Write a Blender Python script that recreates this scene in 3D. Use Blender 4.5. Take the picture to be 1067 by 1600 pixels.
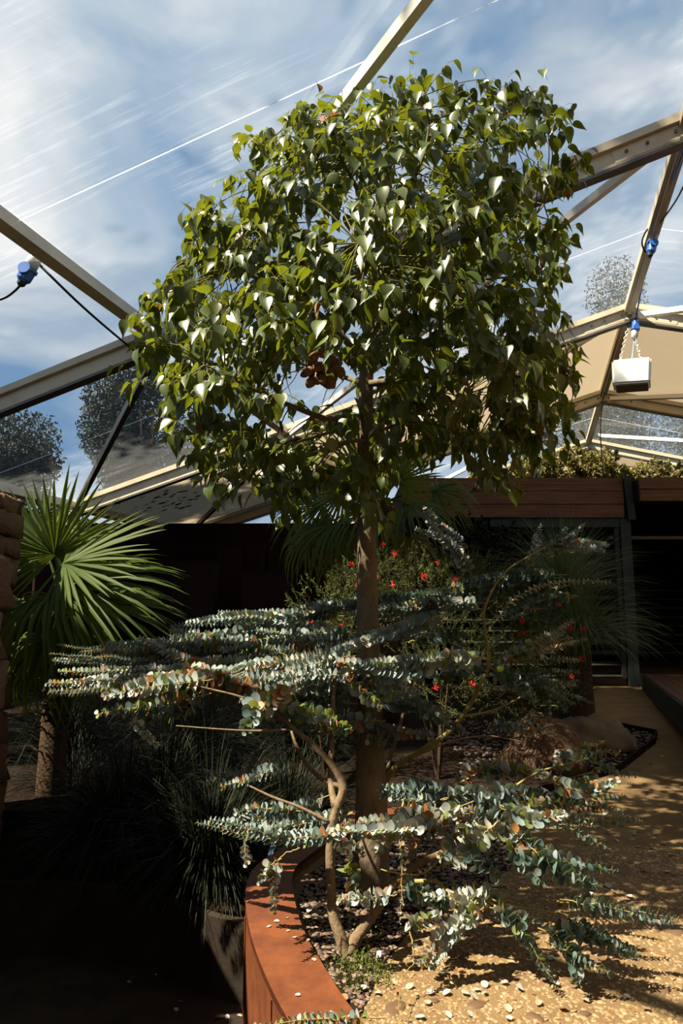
import bpy, bmesh, math, random
import numpy as np
from mathutils import Vector, Matrix, noise
random.seed(7); rng = np.random.default_rng(7)
for o in list(bpy.data.objects): bpy.data.objects.remove(o)
scene = bpy.context.scene
col = scene.collection

# ------------------------------------------------------------------ camera
PITCH = math.radians(8.46); F = 1110.0; EYE = 1.55
cam_d = bpy.data.cameras.new('camera'); cam = bpy.data.objects.new('camera', cam_d); col.objects.link(cam)
cam_d.sensor_fit = 'VERTICAL'; cam_d.sensor_height = 36.0; cam_d.lens = F / 1600 * 36
cam_d.clip_end = 500; cam_d.clip_start = .05
cam.location = (0, 0, EYE); cam.rotation_euler = (math.pi/2 + PITCH, 0, 0)
scene.camera = cam
scene.view_settings.view_transform = 'Standard'; scene.view_settings.look = 'None'
scene.view_settings.gamma = 1; scene.view_settings.use_curve_mapping = False
scene.view_settings.exposure = 0.0

# ------------------------------------------------------------------ world: blue sky with thin drifting cloud
SUN_DIR = Vector((-.51, -.225, .83)).normalized()
world = bpy.data.worlds.new('sky'); scene.world = world; world.use_nodes = True
wt = world.node_tree; wt.nodes.clear()
def wn(t, **k):
    n = wt.nodes.new(t)
    for a, b in k.items(): setattr(n, a, b)
    return n
tc = wn('ShaderNodeTexCoord')
mp = wn('ShaderNodeMapping'); mp.inputs['Scale'].default_value = (1.5, 1.5, 3.2); mp.inputs['Location'].default_value = (3.1, .4, 1.2)
wt.links.new(tc.outputs['Generated'], mp.inputs['Vector'])
nz = wn('ShaderNodeTexNoise'); nz.inputs['Scale'].default_value = 1.7; nz.inputs['Detail'].default_value = 7; nz.inputs['Roughness'].default_value = .5
nz.inputs['Distortion'].default_value = .5
wt.links.new(mp.outputs[0], nz.inputs['Vector'])
rp = wn('ShaderNodeValToRGB'); rp.color_ramp.elements[0].position = .36; rp.color_ramp.elements[1].position = .66
rp.color_ramp.elements[0].color = (.20, .36, .58, 1); rp.color_ramp.elements[1].color = (.90, .92, .94, 1)
e = rp.color_ramp.elements.new(.5); e.color = (.45, .57, .70, 1)
wt.links.new(nz.outputs['Fac'], rp.inputs[0])
bg = wn('ShaderNodeBackground'); bg.inputs['Strength'].default_value = .92
wt.links.new(rp.outputs[0], bg.inputs['Color'])
wo = wn('ShaderNodeOutputWorld'); wt.links.new(bg.outputs[0], wo.inputs['Surface'])

sun_d = bpy.data.lights.new('sun', 'SUN'); sun = bpy.data.objects.new('sun', sun_d); col.objects.link(sun)
sun_d.energy = 21; sun_d.angle = math.radians(.6); sun_d.color = (1.0, .87, .66)
sun.location = (-20, -8, 25); sun.rotation_euler = SUN_DIR.to_track_quat('Z', 'Y').to_euler()

# ------------------------------------------------------------------ helpers
def ray(x, y):
    a = x - 533.5; u = 800 - y; c, s = math.cos(PITCH), math.sin(PITCH)
    return Vector((a, F*c - u*s, F*s + u*c))
def at(x, y, Y):
    """world point at a distance Y in front of the viewpoint"""
    r = ray(x, y); return r * (Y / r.y) + Vector((0, 0, EYE))
def ground_z(x, y): return max(0.0, min(.35, (y - 6.0) * .06))
def at_ground(x, y):
    r = ray(x, y); z = 0.0
    for i in range(25):
        p = r*((z-EYE)/r.z) + Vector((0, 0, EYE)); z = .5*z + .5*ground_z(p.x, p.y)
    return p

W = {}
def parent(o, p):
    if p is None: return
    o.parent = p; o.matrix_parent_inverse = W.get(p.name, Matrix.Identity(4)).inverted()
def tag(o, label=None, cat=None, group=None, kind=None):
    if label: o['label'] = label
    if cat: o['category'] = cat
    if group: o['group'] = group
    if kind: o['kind'] = kind
    return o
def thing(name, loc, label, cat=None, group=None, kind=None):
    o = bpy.data.objects.new(name, None); col.objects.link(o); o.location = loc; o.empty_display_size = .1
    W[o.name] = Matrix.Translation(Vector(loc)); return tag(o, label, cat, group, kind)
def link(name, me, p=None, mat=None, M=None):
    o = bpy.data.objects.new(name, me); col.objects.link(o)
    if mat is not None and len(me.materials) == 0: me.materials.append(mat)
    if M is not None: o.matrix_basis = M
    W[o.name] = M if M is not None else Matrix.Identity(4)
    parent(o, p); return o

class MB:
    """collects polygons in world space; build() links them as one mesh object"""
    def __init__(s): s.v = []; s.f = []; s.m = []
    def add(s, v, f, m=0):
        b = len(s.v); s.v.extend([tuple(q) for q in v]); s.f.extend([tuple(i + b for i in q) for q in f]); s.m.extend([m]*len(f)); return s
    def box(s, c, size, R=None, m=0):
        hx, hy, hz = size[0]/2, size[1]/2, size[2]/2
        v = [Vector((x, y, z)) for x in (-hx, hx) for y in (-hy, hy) for z in (-hz, hz)]
        if R is not None: v = [R @ q for q in v]
        c = Vector(c); v = [q + c for q in v]
        return s.add(v, [(0,1,3,2),(4,6,7,5),(0,4,5,1),(2,3,7,6),(0,2,6,4),(1,5,7,3)], m)
    def beam(s, a, b, w, h, up=(0,0,1), off=(0,0), m=0):
        a = Vector(a); b = Vector(b); d = (b-a).normalized(); up = Vector(up)
        sd = d.cross(up).normalized(); u = sd.cross(d).normalized()
        v = []
        for p in (a, b):
            for sx, sz in ((-1,-1),(1,-1),(1,1),(-1,1)): v.append(p + sd*(off[0]+sx*w/2) + u*(off[1]+sz*h/2))
        return s.add(v, [(0,3,2,1),(4,5,6,7),(0,1,5,4),(1,2,6,5),(2,3,7,6),(3,0,4,7)], m)
    def tube(s, pts, rad, n=6, m=0, smooth=0, cap=True):
        pts = [Vector(p) for p in pts]
        if not hasattr(rad, '__len__'): rad = [rad]*len(pts)
        rad = list(rad)
        if len(rad) == 2 and len(pts) > 2:
            rad = [rad[0] + (rad[1]-rad[0])*i/(len(pts)-1) for i in range(len(pts))]
        if smooth and len(pts) > 2: pts, rad = catmull(pts, rad, smooth)
        rings = []; b = len(s.v)
        ref = Vector((0, 0, 1)) if abs((pts[-1]-pts[0]).normalized().z) < .8 else Vector((1, 0, 0))
        for i, p in enumerate(pts):
            d = (pts[min(i+1, len(pts)-1)] - pts[max(i-1, 0)])
            d = d.normalized() if d.length > 1e-9 else Vector((0,0,1))
            sd = d.cross(ref)
            if sd.length < 1e-4: sd = d.orthogonal()
            sd.normalize(); u = sd.cross(d)
            for k in range(n):
                a = 2*math.pi*k/n; s.v.append(tuple(p + (sd*math.cos(a) + u*math.sin(a))*rad[i]))
        for i in range(len(pts)-1):
            for k in range(n):
                q = (b+i*n+k, b+i*n+(k+1) % n, b+(i+1)*n+(k+1) % n, b+(i+1)*n+k)
                s.f.append(q); s.m.append(m)
        if cap:
            s.f.append(tuple(b+k for k in range(n))[::-1]); s.m.append(m)
            e = b+(len(pts)-1)*n; s.f.append(tuple(e+k for k in range(n))); s.m.append(m)
        return s
    def mesh(s, name, mats, smooth=False):
        me = bpy.data.meshes.new(name); me.from_pydata(s.v, [], s.f)
        for q in (mats if isinstance(mats, (list, tuple)) else [mats]): me.materials.append(q)
        if any(s.m): me.polygons.foreach_set('material_index', s.m)
        if smooth: me.polygons.foreach_set('use_smooth', [True]*len(s.f))
        me.update(); return me
    def build(s, name, mats, p=None, smooth=False):
        return link(name, s.mesh(name, mats, smooth), p)
def catmull(pts, rad, n):
    P = [pts[0]*2-pts[1]] + pts + [pts[-1]*2-pts[-2]]; out = []; R = []
    for i in range(1, len(P)-2):
        for k in range(n):
            t = k/n; a, b, c, d = P[i-1], P[i], P[i+1], P[i+2]
            out.append(.5*((2*b) + (c-a)*t + (2*a-5*b+4*c-d)*t*t + (3*b-a-3*c+d)*t**3)); R.append(rad[i-1] + (rad[i]-rad[i-1])*t)
    out.append(pts[-1]); R.append(rad[-1]); return out, R

def batch(name, tv, tf, mats_idx, Ms, mats, smooth=True):
    """one mesh made of many transformed copies of a template"""
    tv = np.array(tv, dtype=np.float64); Ms = np.asarray(Ms, dtype=np.float64); n = len(Ms); k = len(tv)
    V = np.einsum('nij,kj->nki', Ms[:, :3, :3], tv) + Ms[:, None, :3, 3]
    me = bpy.data.meshes.new(name)
    ls = np.array([len(f) for f in tf]); idx = np.concatenate([np.array(f) for f in tf])
    L = (idx[None, :] + (np.arange(n)*k)[:, None]).ravel()
    tot = np.tile(ls, n); st = np.concatenate([[0], np.cumsum(tot)[:-1]])
    me.vertices.add(n*k); me.vertices.foreach_set('co', V.ravel())
    me.loops.add(len(L)); me.loops.foreach_set('vertex_index', L.astype(np.int32))
    me.polygons.add(len(tot)); me.polygons.foreach_set('loop_start', st.astype(np.int32)); me.polygons.foreach_set('loop_total', tot.astype(np.int32))
    if mats_idx is not None: me.polygons.foreach_set('material_index', np.repeat(np.asarray(mats_idx, dtype=np.int32), len(tf)))
    if smooth: me.polygons.foreach_set('use_smooth', np.ones(len(tot), dtype=bool))
    for q in mats: me.materials.append(q)
    me.update(calc_edges=True); me.validate(); return me
def frame(o, y, z, sx, sy=None, sz=None):
    """matrix with local Y along y and local Z near z"""
    y = Vector(y).normalized(); z = Vector(z); x = y.cross(z)
    if x.length < 1e-5: x = y.orthogonal()
    x.normalize(); z = x.cross(y); sy = sx if sy is None else sy; sz = sx if sz is None else sz
    return Matrix(((x.x*sx, y.x*sy, z.x*sz, o[0]), (x.y*sx, y.y*sy, z.y*sz, o[1]), (x.z*sx, y.z*sy, z.z*sz, o[2]), (0,0,0,1)))
def rv(s=1): return Vector((random.gauss(0,1), random.gauss(0,1), random.gauss(0,1)))*s

# ------------------------------------------------------------------ materials
def mat(name, base, rough=.6, spec=.3, var=None, scale=8, detail=4, bump=0, bscale=40, metal=0, island=None, transl=0, tcol=None, stretch=None, coat=0, ramp=(.35,.65), k=.58):
    base = tuple(c*k for c in base); var = tuple(c*k for c in var) if var else None; island = [tuple(c*k for c in q) for q in island] if island else None; tcol = tuple(c*k for c in tcol) if tcol else None
    m = bpy.data.materials.new(name); m.use_nodes = True; t = m.node_tree; N = t.nodes; Lk = t.links
    b = N['Principled BSDF']; out = N['Material Output']
    b.inputs['Roughness'].default_value = rough; b.inputs['Specular IOR Level'].default_value = spec; b.inputs['Metallic'].default_value = metal
    b.inputs['Coat Weight'].default_value = coat
    b.inputs['Base Color'].default_value = (*base, 1)
    tcn = N.new('ShaderNodeTexCoord'); vec = tcn.outputs['Object']
    if stretch:
        mpn = N.new('ShaderNodeMapping'); mpn.inputs['Scale'].default_value = stretch; Lk.new(vec, mpn.inputs[0]); vec = mpn.outputs[0]
    src = None
    if var is not None:
        n = N.new('ShaderNodeTexNoise'); n.inputs['Scale'].default_value = scale; n.inputs['Detail'].default_value = detail; n.inputs['Roughness'].default_value = .6
        Lk.new(vec, n.inputs['Vector'])
        r = N.new('ShaderNodeValToRGB'); r.color_ramp.elements[0].position, r.color_ramp.elements[1].position = ramp
        r.color_ramp.elements[0].color = (*base, 1); r.color_ramp.elements[1].color = (*var, 1)
        Lk.new(n.outputs['Fac'], r.inputs[0]); src = r.outputs[0]
    if island is not None:      # colour of each leaf or pebble drawn at random from a list
        g = N.new('ShaderNodeNewGeometry'); oi = N.new('ShaderNodeObjectInfo'); ad = N.new('ShaderNodeMath'); ad.operation = 'ADD'
        Lk.new(g.outputs['Random Per Island'], ad.inputs[0]); Lk.new(oi.outputs['Random'], ad.inputs[1])
        fr = N.new('ShaderNodeMath'); fr.operation = 'FRACT'; Lk.new(ad.outputs[0], fr.inputs[0])
        r = N.new('ShaderNodeValToRGB'); r.color_ramp.interpolation = 'LINEAR'
        cs = island; r.color_ramp.elements[0].color = (*cs[0], 1); r.color_ramp.elements[1].color = (*cs[-1], 1)
        for i, c in enumerate(cs[1:-1]): r.color_ramp.elements.new((i+1)/(len(cs)-1)).color = (*c, 1)
        Lk.new(fr.outputs[0], r.inputs[0])
        if src is not None:
            mx = N.new('ShaderNodeMix'); mx.data_type = 'RGBA'; mx.blend_type = 'MULTIPLY'; mx.inputs[0].default_value = .6
            Lk.new(r.outputs[0], mx.inputs[6]); Lk.new(src, mx.inputs[7]); src = mx.outputs[2]
        else: src = r.outputs[0]
    if src is not None: Lk.new(src, b.inputs['Base Color'])
    if bump:
        n2 = N.new('ShaderNodeTexNoise'); n2.inputs['Scale'].default_value = bscale; n2.inputs['Detail'].default_value = 5; Lk.new(vec, n2.inputs['Vector'])
        bp = N.new('ShaderNodeBump'); bp.inputs['Strength'].default_value = bump; bp.inputs['Distance'].default_value = .02
        Lk.new(n2.outputs['Fac'], bp.inputs['Height']); Lk.new(bp.outputs[0], b.inputs['Normal'])
    if transl:
        tr = N.new('ShaderNodeBsdfTranslucent'); tr.inputs['Color'].default_value = (*(tcol or base), 1)
        ms = N.new('ShaderNodeMixShader'); ms.inputs[0].default_value = transl
        Lk.new(b.outputs[0], ms.inputs[1]); Lk.new(tr.outputs[0], ms.inputs[2]); Lk.new(ms.outputs[0], out.inputs['Surface'])
    return m

M_frame = mat('cream_aluminium', (.50,.43,.31), .45, .4, var=(.38,.32,.23), scale=3, ramp=(.45,.8), bump=.05, k=1)
M_framed = mat('aluminium_rail', (.20,.185,.16), .4, .5, var=(.14,.13,.115), scale=5, metal=.3)
M_brace = mat('white_brace', (.78,.75,.68), .5, .4, k=1)
M_bolt = mat('rusty_bolt', (.16,.09,.05), .6, .4)
M_vinyl = mat('cream_vinyl', (.55,.49,.38), .7, .2, var=(.50,.42,.30), scale=.9, transl=.42, tcol=(.27,.225,.16), ramp=(.4,.75), k=1)
M_stain = mat('rust_stain', (.36,.17,.08), .9, .1, k=1.0, transl=.3, tcol=(.12,.05,.02), var=(.42,.26,.15), scale=9)
# trunk, wood
M_bark = mat('bottle_tree_bark', (.17,.13,.085), .85, .15, var=(.28,.22,.15), scale=16, bump=.35, bscale=45, stretch=(1,1,.6))
M_limb = mat('bottle_tree_limb', (.13,.105,.06), .8, .2, var=(.22,.18,.10), scale=20, bump=.2)
M_twig = mat('green_twig', (.16,.15,.04), .7, .2)
M_petiole = mat('yellow_petiole', (.42,.38,.06), .6, .3)
M_leaf = mat('bottle_tree_leaf', (.05,.10,.015), .36, .6, island=[(.038,.068,.010),(.062,.102,.012),(.105,.145,.016),(.056,.092,.014),(.155,.18,.022)], transl=.28, tcol=(.36,.42,.02))
M_leaf_dry = mat('dry_brown_leaf', (.28,.10,.03), .6, .2, transl=.3, tcol=(.5,.16,.03))
M_pod = mat('seed_pod', (.11,.05,.022), .6, .3, k=.8, var=(.26,.125,.055), scale=30, bump=.2)
# eucalyptus
E_blue = mat('euc_blue_leaf', (.2,.3,.3), .42, .5, island=[(.16,.22,.23),(.26,.34,.35),(.36,.45,.45),(.22,.30,.28)], transl=.15, tcol=(.3,.4,.25))
E_teal = mat('euc_teal_leaf', (.08,.16,.15), .5, .35, island=[(.06,.12,.12),(.10,.18,.17),(.14,.22,.18)], transl=.15, tcol=(.2,.3,.12))
E_pale = mat('euc_pale_leaf', (.6,.66,.6), .45, .35, k=.5, island=[(.52,.60,.56),(.66,.68,.58),(.58,.64,.64)], transl=.2, tcol=(.5,.5,.3))  # cream leaf, base colour raised to imitate sunlit waxy gloss
E_green = mat('euc_green_leaf', (.2,.28,.08), .5, .3, island=[(.16,.24,.08),(.26,.32,.11),(.30,.36,.18)], transl=.3, tcol=(.45,.5,.08))
E_rust = mat('euc_rust_leaf', (.4,.2,.08), .6, .2, island=[(.34,.14,.05),(.48,.26,.08),(.42,.22,.14),(.24,.08,.035)], transl=.25, tcol=(.6,.25,.06))
E_pink = mat('euc_pink_leaf', (.55,.38,.28), .6, .2, island=[(.55,.36,.27),(.6,.48,.34),(.5,.34,.28)], transl=.2, tcol=(.6,.35,.2))
E_MATS = [E_blue, E_teal, E_pale, E_green, E_rust, E_pink]
M_estem = mat('euc_stem', (.30,.24,.07), .6, .3, var=(.40,.30,.10), scale=12)
M_ewood = mat('euc_wood', (.17,.11,.065), .8, .2, var=(.27,.20,.12), scale=18, bump=.35, bscale=50)
# other plants
M_palm = mat('palm_leaf', (.04,.075,.01), .55, .2, k=1.0, island=[(.028,.055,.008),(.05,.08,.011),(.04,.07,.012)], transl=.42, tcol=(.16,.20,.012))
M_palmd = mat('palm_leaf_dry', (.20,.15,.04), .6, .2, transl=.3, tcol=(.35,.25,.05))
M_fibre = mat('palm_fibre', (.06,.04,.025), .9, .1, var=(.11,.07,.04), scale=30, bump=.6)
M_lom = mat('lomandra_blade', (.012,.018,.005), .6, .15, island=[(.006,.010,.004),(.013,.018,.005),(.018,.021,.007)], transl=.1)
M_xan = mat('grass_tree_blade', (.05,.07,.025), .5, .3, k=2.0, island=[(.035,.055,.02),(.06,.085,.03),(.05,.065,.028)], transl=.15)
M_grev = mat('grevillea_leaf', (.05,.075,.02), .6, .2, k=1.0, island=[(.035,.055,.016),(.065,.09,.025),(.09,.10,.03),(.05,.08,.025)], transl=.2, tcol=(.14,.16,.03))
M_grevs = mat('grevillea_stem', (.07,.05,.025), .8, .1)
M_red = mat('red_flower', (.55,.015,.012), .5, .3, k=1.0, transl=.3, tcol=(.8,.03,.02))
M_vine = mat('vine_leaf', (.14,.14,.03), .6, .2, k=1.0, island=[(.08,.085,.02),(.20,.18,.06),(.30,.25,.12),(.11,.11,.03),(.16,.10,.05)], transl=.25, tcol=(.3,.28,.06))
M_gum = mat('gum_leaf', (.05,.07,.05), .7, .2, island=[(.03,.04,.03),(.06,.08,.055),(.05,.06,.05)], transl=.15)
M_gumt = mat('gum_bark', (.30,.19,.13), .8, .2, var=(.42,.26,.17), scale=5)
M_moss = mat('weed_leaf', (.10,.15,.02), .6, .2, island=[(.07,.11,.015),(.14,.18,.03)], transl=.25, tcol=(.25,.3,.04))
# hard landscape
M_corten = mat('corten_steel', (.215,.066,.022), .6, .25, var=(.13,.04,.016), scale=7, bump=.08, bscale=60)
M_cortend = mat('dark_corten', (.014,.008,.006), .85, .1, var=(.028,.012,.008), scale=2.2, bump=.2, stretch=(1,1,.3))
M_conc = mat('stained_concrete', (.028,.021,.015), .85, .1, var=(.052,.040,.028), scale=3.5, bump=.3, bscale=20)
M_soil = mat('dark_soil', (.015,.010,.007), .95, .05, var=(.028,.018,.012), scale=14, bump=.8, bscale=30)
M_pave = mat('aggregate_matrix', (.28,.185,.085), .85, .2, var=(.20,.125,.06), scale=3.0, bump=.6, bscale=90)
M_pebble = mat('pebble', (.4,.3,.2), .5, .35, island=[(.30,.20,.10),(.38,.27,.14),(.26,.16,.07),(.42,.31,.18),(.33,.21,.09),(.22,.12,.055)])
M_gravel = mat('gravel', (.2,.15,.1), .6, .3, island=[(.11,.07,.05),(.20,.14,.10),(.30,.24,.19),(.14,.07,.05),(.24,.17,.11),(.09,.065,.05)])
M_stone = mat('wall_stone', (.15,.085,.05), .9, .1, bump=.9, bscale=9, k=.9, island=[(.09,.05,.03),(.16,.095,.055),(.13,.07,.045),(.19,.12,.075)])
M_mortar = mat('wall_core', (.045,.03,.02), .95, .05)
M_rock = mat('boulder', (.26,.20,.13), .8, .2, var=(.17,.12,.08), scale=4, bump=.5, bscale=10)
M_rockb = mat('brown_boulder', (.10,.06,.04), .85, .15, var=(.15,.09,.055), scale=5, bump=.5, bscale=10)
M_flat = mat('flat_river_stone', (.13,.075,.04), .6, .3, var=(.17,.10,.055), scale=12)
M_timber = mat('fascia_timber', (.105,.048,.024), .7, .2, var=(.055,.026,.014), scale=3, bump=.25, bscale=12, stretch=(.6,4,14), k=1.35)
M_deck = mat('deck_timber', (.14,.065,.035), .7, .25, var=(.09,.042,.024), scale=4, stretch=(8,1,1), bump=.2)
M_green = mat('grey_green_paint', (.026,.036,.030), .55, .25, var=(.032,.044,.036), scale=2)
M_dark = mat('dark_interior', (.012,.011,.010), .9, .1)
M_slat = mat('louvre_slat', (.03,.028,.022), .6, .2)
M_pale = mat('pale_trim', (.35,.33,.28), .5, .3)
M_white = mat('white_enamel', (.85,.84,.80), .4, .4, k=1)
M_grey = mat('grey_under', (.25,.23,.18), .5, .3)
M_blue = mat('blue_plastic', (.02,.10,.38), .35, .5, k=1)
M_cordb = mat('blue_cord', (.02,.06,.30), .4, .4, k=1)
M_cord = mat('black_cord', (.012,.013,.02), .45, .4)
M_plug = mat('grey_plug', (.33,.34,.33), .45, .4, k=1)
M_chain = mat('zinc_chain', (.7,.67,.58), .35, .5, metal=.6, k=1)
M_lcord = mat('pale_blue_cord', (.25,.42,.55), .5, .3, k=1)

def film_material():
    m = bpy.data.materials.new('clear_film'); m.use_nodes = True; t = m.node_tree; N = t.nodes; L = t.links; N.clear()
    out = N.new('ShaderNodeOutputMaterial'); tcn = N.new('ShaderNodeTexCoord')
    mpn = N.new('ShaderNodeMapping'); mpn.inputs['Rotation'].default_value = (0,0,math.radians(18)); mpn.inputs['Scale'].default_value = (.45, 6.5, 1); L.new(tcn.outputs['Object'], mpn.inputs[0])
    n1 = N.new('ShaderNodeTexNoise'); n1.inputs['Scale'].default_value = 2.6; n1.inputs['Detail'].default_value = 6; n1.inputs['Roughness'].default_value = .62; L.new(mpn.outputs[0], n1.inputs[0])
    n2 = N.new('ShaderNodeTexNoise'); n2.inputs['Scale'].default_value = .55; n2.inputs['Detail'].default_value = 4; L.new(tcn.outputs['Object'], n2.inputs[0])
    r1 = N.new('ShaderNodeMapRange'); r1.inputs[1].default_value = .52; r1.inputs[2].default_value = .74; r1.inputs[3].default_value = 0; r1.inputs[4].default_value = 1; L.new(n1.outputs[0], r1.inputs[0])
    r2 = N.new('ShaderNodeMapRange'); r2.inputs[1].default_value = .42; r2.inputs[2].default_value = .66; r2.inputs[3].default_value = .0; r2.inputs[4].default_value = .11; L.new(n2.outputs[0], r2.inputs[0])
    mu = N.new('ShaderNodeMath'); mu.operation = 'MULTIPLY'; L.new(r1.outputs[0], mu.inputs[0]); L.new(r2.outputs[0], mu.inputs[1])
    ad = N.new('ShaderNodeMath'); ad.operation = 'ADD'; ad.inputs[1].default_value = .03; L.new(mu.outputs[0], ad.inputs[0])
    tr = N.new('ShaderNodeBsdfTransparent'); tr.inputs[0].default_value = (.95,.96,.97,1)
    tl = N.new('ShaderNodeBsdfTranslucent'); tl.inputs[0].default_value = (.72,.78,.84,1)
    gl = N.new('ShaderNodeBsdfGlossy'); gl.inputs['Roughness'].default_value = .12; gl.inputs[0].default_value = (.9,.9,.9,1)
    m1 = N.new('ShaderNodeMixShader'); L.new(ad.outputs[0], m1.inputs[0]); L.new(tr.outputs[0], m1.inputs[1]); L.new(tl.outputs[0], m1.inputs[2])
    m2 = N.new('ShaderNodeMixShader'); m2.inputs[0].default_value = .04; L.new(m1.outputs[0], m2.inputs[1]); L.new(gl.outputs[0], m2.inputs[2])
    L.new(m2.outputs[0], out.inputs[0]); return m
M_film = film_material()
M_seam = mat('film_seam', (.6,.62,.65), .5, .3, transl=.8, tcol=(.95,.97,1), k=1)

# ------------------------------------------------------------------ ground
exec_ground = True
RIM_OUT = [(.55,5.95),(.10,5.75),(-.22,5.35),(-.42,4.83),(-.52,4.55),(-.53,4.2),(-.45,3.71),(-.33,3.27),(-.19,2.88),(.02,2.4),(.30,1.9)]
RIM_IN  = [(.62,5.70),(.25,5.5),(-.02,5.15),(-.22,4.72),(-.28,4.5),(-.27,4.2),(-.19,3.71),(-.07,3.30),(.06,2.93),(.26,2.5),(.52,2.05)]
def smooth2(p, n=5):
    q, _ = catmull([Vector((a, b, 0)) for a, b in p], [0]*len(p), n); return [(v.x, v.y) for v in q]
RO = smooth2(RIM_OUT); RI = smooth2(RIM_IN)
def rim_x(y, C=RI):
    best = None
    for (a, b), (c, d) in zip(C, C[1:]):
        if min(b, d) <= y <= max(b, d) and b != d:
            x = a + (c-a)*(y-b)/(d-b); best = x if best is None else min(best, x)
    return best
def make_ground():
    mb = MB(); ys = [-8, -3, 0, 1.5, 1.9] + [2.0+.1*i for i in range(38)] + [5.8, 6.4, 7, 8, 9, 10, 11, 12, 14, 17, 22, 30, 60]
    nx = 26; rows = []
    for y in ys:
        x0 = rim_x(y) if 2.1 <= y <= 5.65 else (.5 if y < 2.1 else (.55 if y < 6.5 else -40))
        if y >= 6.5: xs = [-40, -20, -12, -8] + [-6+1.0*i for i in range(nx-6)] + [20, 40]
        else: xs = [x0 + (40-x0)*(i/(nx-1))**3.0 for i in range(nx)]
        rows.append([(x, y, ground_z(x, y)) for x in xs])
    v = [p for r in rows for p in r]; f = []
    for j in range(len(rows)-1):
        if ys[j] < 6.5 <= ys[j+1]: pass
        for i in range(nx-1): f.append((j*nx+i, j*nx+i+1, (j+1)*nx+i+1, (j+1)*nx+i))
    # the strip that joins the near paving to the wide far ground is level, so any quads there stay flat
    mb.add(v, f); return mb.build('floor', M_pave)
paving = make_ground(); tag(paving, 'exposed aggregate path of tan concrete with rounded pebbles', None, kind='structure')
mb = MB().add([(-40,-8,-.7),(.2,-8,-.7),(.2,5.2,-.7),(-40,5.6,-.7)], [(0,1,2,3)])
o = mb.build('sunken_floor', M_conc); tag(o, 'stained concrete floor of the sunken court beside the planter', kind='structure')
# planting bed behind the sunken court
DW = [(-.57,4.54),(-.75,4.62),(-1.01,4.80),(-1.27,4.97),(-1.55,5.10),(-2.0,5.18),(-2.7,5.12),(-3.4,4.9)]
DWs = smooth2(DW, 4)
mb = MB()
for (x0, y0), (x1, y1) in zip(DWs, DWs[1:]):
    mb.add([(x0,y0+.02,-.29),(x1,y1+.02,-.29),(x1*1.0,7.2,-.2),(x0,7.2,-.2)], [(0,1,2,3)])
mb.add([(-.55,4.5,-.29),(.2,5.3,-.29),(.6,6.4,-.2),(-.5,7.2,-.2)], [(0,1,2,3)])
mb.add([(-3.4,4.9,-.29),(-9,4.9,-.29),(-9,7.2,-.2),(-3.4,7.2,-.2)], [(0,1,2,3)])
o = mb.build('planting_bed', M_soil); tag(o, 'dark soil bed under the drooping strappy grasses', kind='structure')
# dark curved retaining wall
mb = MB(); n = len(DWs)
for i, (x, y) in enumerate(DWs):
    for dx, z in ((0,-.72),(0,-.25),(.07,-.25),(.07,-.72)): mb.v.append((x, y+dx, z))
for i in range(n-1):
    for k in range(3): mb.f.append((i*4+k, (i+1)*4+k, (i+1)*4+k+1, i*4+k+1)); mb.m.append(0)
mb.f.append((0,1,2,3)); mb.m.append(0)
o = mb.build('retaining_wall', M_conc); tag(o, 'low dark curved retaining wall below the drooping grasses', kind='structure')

# corten planter: flat rim flange, outer wall, inner lip
pl = thing('corten_planter', (-.2, 3.6, 0), 'curved orange rusted steel planter edge with a broad flat rim', 'planter')
def strip(A, B, za, zb, mb):
    b = len(mb.v)
    for (x, y), (u, w) in zip(A, B): mb.v.append((x, y, za)); mb.v.append((u, w, zb))
    for i in range(len(A)-1): mb.f.append((b+2*i, b+2*i+1, b+2*i+3, b+2*i+2)); mb.m.append(0)
mb = MB(); strip(RO, RI, .065, .065, mb); strip(RO, RO, .065, .035, mb); strip(RI, RI, .065, .035, mb); strip(RO, RI, .035, .035, mb); mb.build('rim', M_corten, pl)
mb = MB(); ROi = [(x+.012, y) for x, y in RO]; strip(RO, RO, .065, -.72, mb); strip(ROi, ROi, .035, -.72, mb); mb.build('outer_wall', M_corten, pl)
mb = MB(); strip(RI, RI, .065, -.12, mb); RIi = [(x-.012, y) for x, y in RI]; strip(RIi, RIi, .035, -.12, mb); mb.build('inner_lip', M_corten, pl)
# vertical weld seams on the outer wall
for k in (28, 37):
    x, y = RO[k]; MB().tube([(x-.004, y, .03), (x-.004, y, -.70)], .005, 5).build('weld_seam', M_corten, pl)

# gravel bed outline between rim and paving
BED = [(.06,2.98),(.10,3.15),(.20,3.5),(.38,3.9),(.70,4.25),(1.05,4.7),(1.2,5.2),(1.15,5.8),(.7,6.0),(.45,5.6),(.2,5.35),(-.02,5.0),(-.2,4.6),(-.24,4.2),(-.15,3.7),(-.04,3.3)]
def inpoly(x, y, P):
    c = False; j = len(P)-1
    for i in range(len(P)):
        if (P[i][1] > y) != (P[j][1] > y) and x < (P[j][0]-P[i][0])*(y-P[i][1])/(P[j][1]-P[i][1])+P[i][0]: c = not c
        j = i
    return c
mb = MB().add([(x, y, .006) for x, y in BED], [tuple(range(len(BED)))])
bed = mb.build('gravel_bed', M_soil); tag(bed, 'bed of dark soil and loose gravel inside the planter', kind='structure')
BED2 = [(1.15,5.75),(1.75,6.5),(2.7,7.2),(3.55,8.35),(3.75,8.75),(3.2,9.6),(3.9,12.0),(4.2,16.5),(-12,16.5),(-12,6.25),(.5,6.1)]
def bed2_x(y):
    E_ = BED2[:8]
    for (a, b), (c, d) in zip(E_, E_[1:]):
        if b <= y <= d: return a + (c-a)*(y-b)/(d-b)
    return 1.15
mb = MB(); ys_ = [6.0+.25*i for i in range(43)]
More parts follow.
